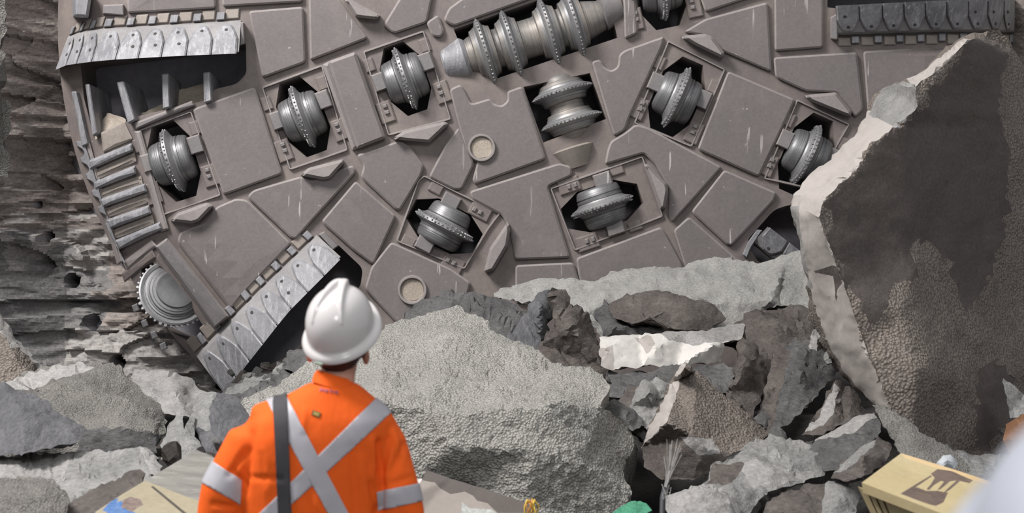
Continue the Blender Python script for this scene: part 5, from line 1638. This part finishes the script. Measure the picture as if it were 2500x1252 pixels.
for ch_, x, y in zip('Metro', (781, 794, 803, 811, 818), (946, 948, 949, 950.5, 952)):
    gl(ch_, x, y, 10 if ch_ == 'M' else 8.5)
lg.build('printed_logo', M['logo'], shirt)
wl = MB()
stroke(wl, [(762, 1006), (782, 1014)], 12, 0.003)
wlo = wl.build('woven_label', M['label_black'], shirt)
wg = MB()
stroke(wg, [(765, 1004), (781, 1010.5)], 1.6, 0.0045); stroke(wg, [(763, 1009.5), (779, 1016)], 1.6, 0.0045); stroke(wg, [(766, 1007.5), (778, 1012.5)], 2.6, 0.0045)
wg.build('gold_lettering', M['label_gold'], shirt)

# trousers and boots
nodes, edges = [], []
pel = N_((cx, PY + 0.02, 1.02), (0.165, 0.125))
for sx in (-1, 1):
    chain(pel, [((cx + sx * 0.095, PY + 0.02, 0.88), 0.105), ((cx + sx * 0.11, PY + 0.04, 0.49), 0.085), ((cx + sx * 0.12, PY + 0.01, 0.12), 0.075)])
attach('trousers', skin_mesh(nodes, edges), M['navy'], person)
for sx in (-1, 1):
    nodes, edges = [], []
    k = N_((cx + sx * 0.12, PY + 0.0, 0.15), 0.058)
    chain(k, [((cx + sx * 0.12, PY - 0.005, 0.055), 0.055), ((cx + sx * 0.13, PY + 0.10, 0.048), (0.05, 0.046)), ((cx + sx * 0.135, PY + 0.19, 0.042), (0.045, 0.040))])
    attach('boot', skin_mesh(nodes, edges), M['boot'], person)

# hair: a cap of short dark hair on the back of the head
mb = MB()
nth, nph = 18, 28
hc = W(829, 842, 0.0)
for i in range(nth + 1):
    th = math.pi * i / nth
    for j in range(nph):
        ph = 2 * math.pi * j / nph
        d_ = Vector((math.sin(th) * math.cos(ph) * 0.086, math.sin(th) * math.sin(ph) * 0.090, math.cos(th) * 0.086))
        if d_.y > 0.04: d_.y = 0.04
        if d_.z < -0.03: d_ = Vector((d_.x * 0.86, d_.y, d_.z))
        d_ *= 1 + 0.03 * noise.noise(d_ * 60)
        mb.v.append(hc + d_ + Vector((-0.006, 0.0, 0.0)))
for i in range(nth):
    for j in range(nph):
        mb.f.append((i * nph + j, i * nph + (j + 1) % nph, (i + 1) * nph + (j + 1) % nph, (i + 1) * nph + j)); mb.m.append(0)
o = mb.build('hair', M['hair'], person, True)
# ears and jaw line on the right side are part of the skin of the body: add ear shells
for (ex, ey, dy) in ((893, 868, 0.02), (757, 862, 0.03)):
    bm = bmesh.new()
    bmesh.ops.create_uvsphere(bm, u_segments=16, v_segments=10, radius=1.0)
    for v in bm.verts:
        dent = -0.25 * math.exp(-((v.co.x - 0.2) ** 2 + v.co.z ** 2) * 5) if v.co.y < 0 else 0
        v.co = Vector((v.co.x * 0.011, (v.co.y - dent) * 0.016, v.co.z * 0.028))
    bmesh.ops.transform(bm, matrix=Matrix.Translation(W(ex, ey, dy)) @ Matrix.Rotation(0.3, 4, 'X') @ Matrix.Rotation(0.4 if ex > 800 else -0.4, 4, 'Z'), verts=bm.verts)
    m_ = bpy.data.meshes.new('ear'); bm.to_mesh(m_); bm.free()
    attach('ear', m_, M['skin'], person)

# hard hat (worn, so part of the person's outfit)
def hat_mesh():
    mb_ = MB()
    nr, na = 72, 200
    a_, b_, hgt = 0.098, 0.120, 0.122
    prof = []
    for i in range(nr + 1):
        t = i / nr
        th = t * math.pi / 2
        prof.append((math.sin(th) ** 0.88, max(0.0, math.cos(th)) ** 0.80))
    for i, (rr, zz) in enumerate(prof):
        for j in range(na):
            ph = 2 * math.pi * j / na
            x, y = math.cos(ph) * a_ * rr, math.sin(ph) * b_ * rr
            z = zz * hgt
            nrm = Vector((x / a_ ** 2, y / b_ ** 2, z / hgt ** 2 + 1e-6)).normalized()
            bmp = 0.0
            # the V-shaped ridge: two arms spreading from the front top towards the rear
            for s in (-1, 1):
                p0 = Vector((s * 0.007, 0.070)); p1 = Vector((s * 0.044, -0.080))
                dd = p1 - p0
                tr = (Vector((x, y)) - p0).dot(dd) / dd.length_squared
                tt = max(0, min(1, tr))
                q2 = p0 + dd * tt
                dist = (Vector((x, y)) - q2).length
                wd = 0.0135 - 0.0115 * tt
                prof_ = 1 / (1 + math.exp((dist - wd) / 0.0016))
                bmp = max(bmp, (0.017 - 0.012 * tt) * prof_ * max(0.0, 1 - 6 * max(0, tr - 1)))
            fade = min(1, zz * 5)
            mb_.v.append(Vector((x, y, z)) + nrm * bmp * fade)
    base = nr * na
    lastring = nr * na
    # drip-edge brim: bead, gutter and rolled edge
    for (off, dz) in ((0.004, -0.006), (0.010, -0.007), (0.014, -0.011), (0.019, -0.018), (0.019, -0.024), (0.014, -0.024), (0.006, -0.016), (-0.004, -0.010), (-0.006, 0.01)):
        for j in range(na):
            ph = 2 * math.pi * j / na
            fr = max(0, math.sin(ph)) ** 3
            mb_.v.append(Vector((math.cos(ph) * (a_ + off), math.sin(ph) * (b_ + off + 0.03 * fr * (1 if off > 0.008 else 0)), dz - 0.004 * fr)))
    rows = nr + 9
    for i in range(rows):
        for j in range(na):
            mb_.f.append((i * na + j, i * na + (j + 1) % na, (i + 1) * na + (j + 1) % na, (i + 1) * na + j)); mb_.m.append(0)
    return mb_


hat_rot = Matrix.Rotation(math.radians(-8), 4, 'Y') @ Matrix.Rotation(math.radians(36), 4, 'X') @ Matrix.Rotation(math.radians(-16), 4, 'Z')
hat_mt = Matrix.Translation(W(832, 799, 0.0)) @ hat_rot
hm = hat_mesh()
hm.v = [hat_mt @ v for v in hm.v]
hat = hm.build('hard_hat', M['hat'], person, True, ang=70)
mb = MB()
p = [hat_mt @ Vector((math.cos(a) * 0.1235 , math.sin(a) * 0.1475, z)) for a, z in ((-1.90, -0.0175), (-1.70, -0.0175), (-1.70, -0.0235), (-1.90, -0.0235))]
q_ = [hat_mt @ Vector((math.cos(a) * 0.118, math.sin(a) * 0.142, z)) for a, z in ((-1.90, -0.0175), (-1.70, -0.0175), (-1.70, -0.0235), (-1.90, -0.0235))]
mb.add(p + q_, [(0, 1, 2, 3), (0, 1, 5, 4), (1, 2, 6, 5), (2, 3, 7, 6), (3, 0, 4, 7)])
mb.build('printed_mark', M['logo_green'], hat)


# ---- second person close to the camera: only a blurred hat edge shows in the corner
def copy_tree(o, parent=None):
    c = o.copy()
    COL.objects.link(c)
    if parent is not None: c.parent = parent
    for ch_ in list(o.children): copy_tree(ch_, c)
    return c


p2 = copy_tree(person)
p2.location = Vector((0.315, 0.80, 0.0))
p2['label'] = 'out-of-focus person close by, only a pale hat edge in the bottom right corner'

for c_ in p2.children:
    if c_.name.startswith('hard_hat'):
        c_.material_slots[0].link = 'OBJECT'
        c_.material_slots[0].material = M['hat_blue']
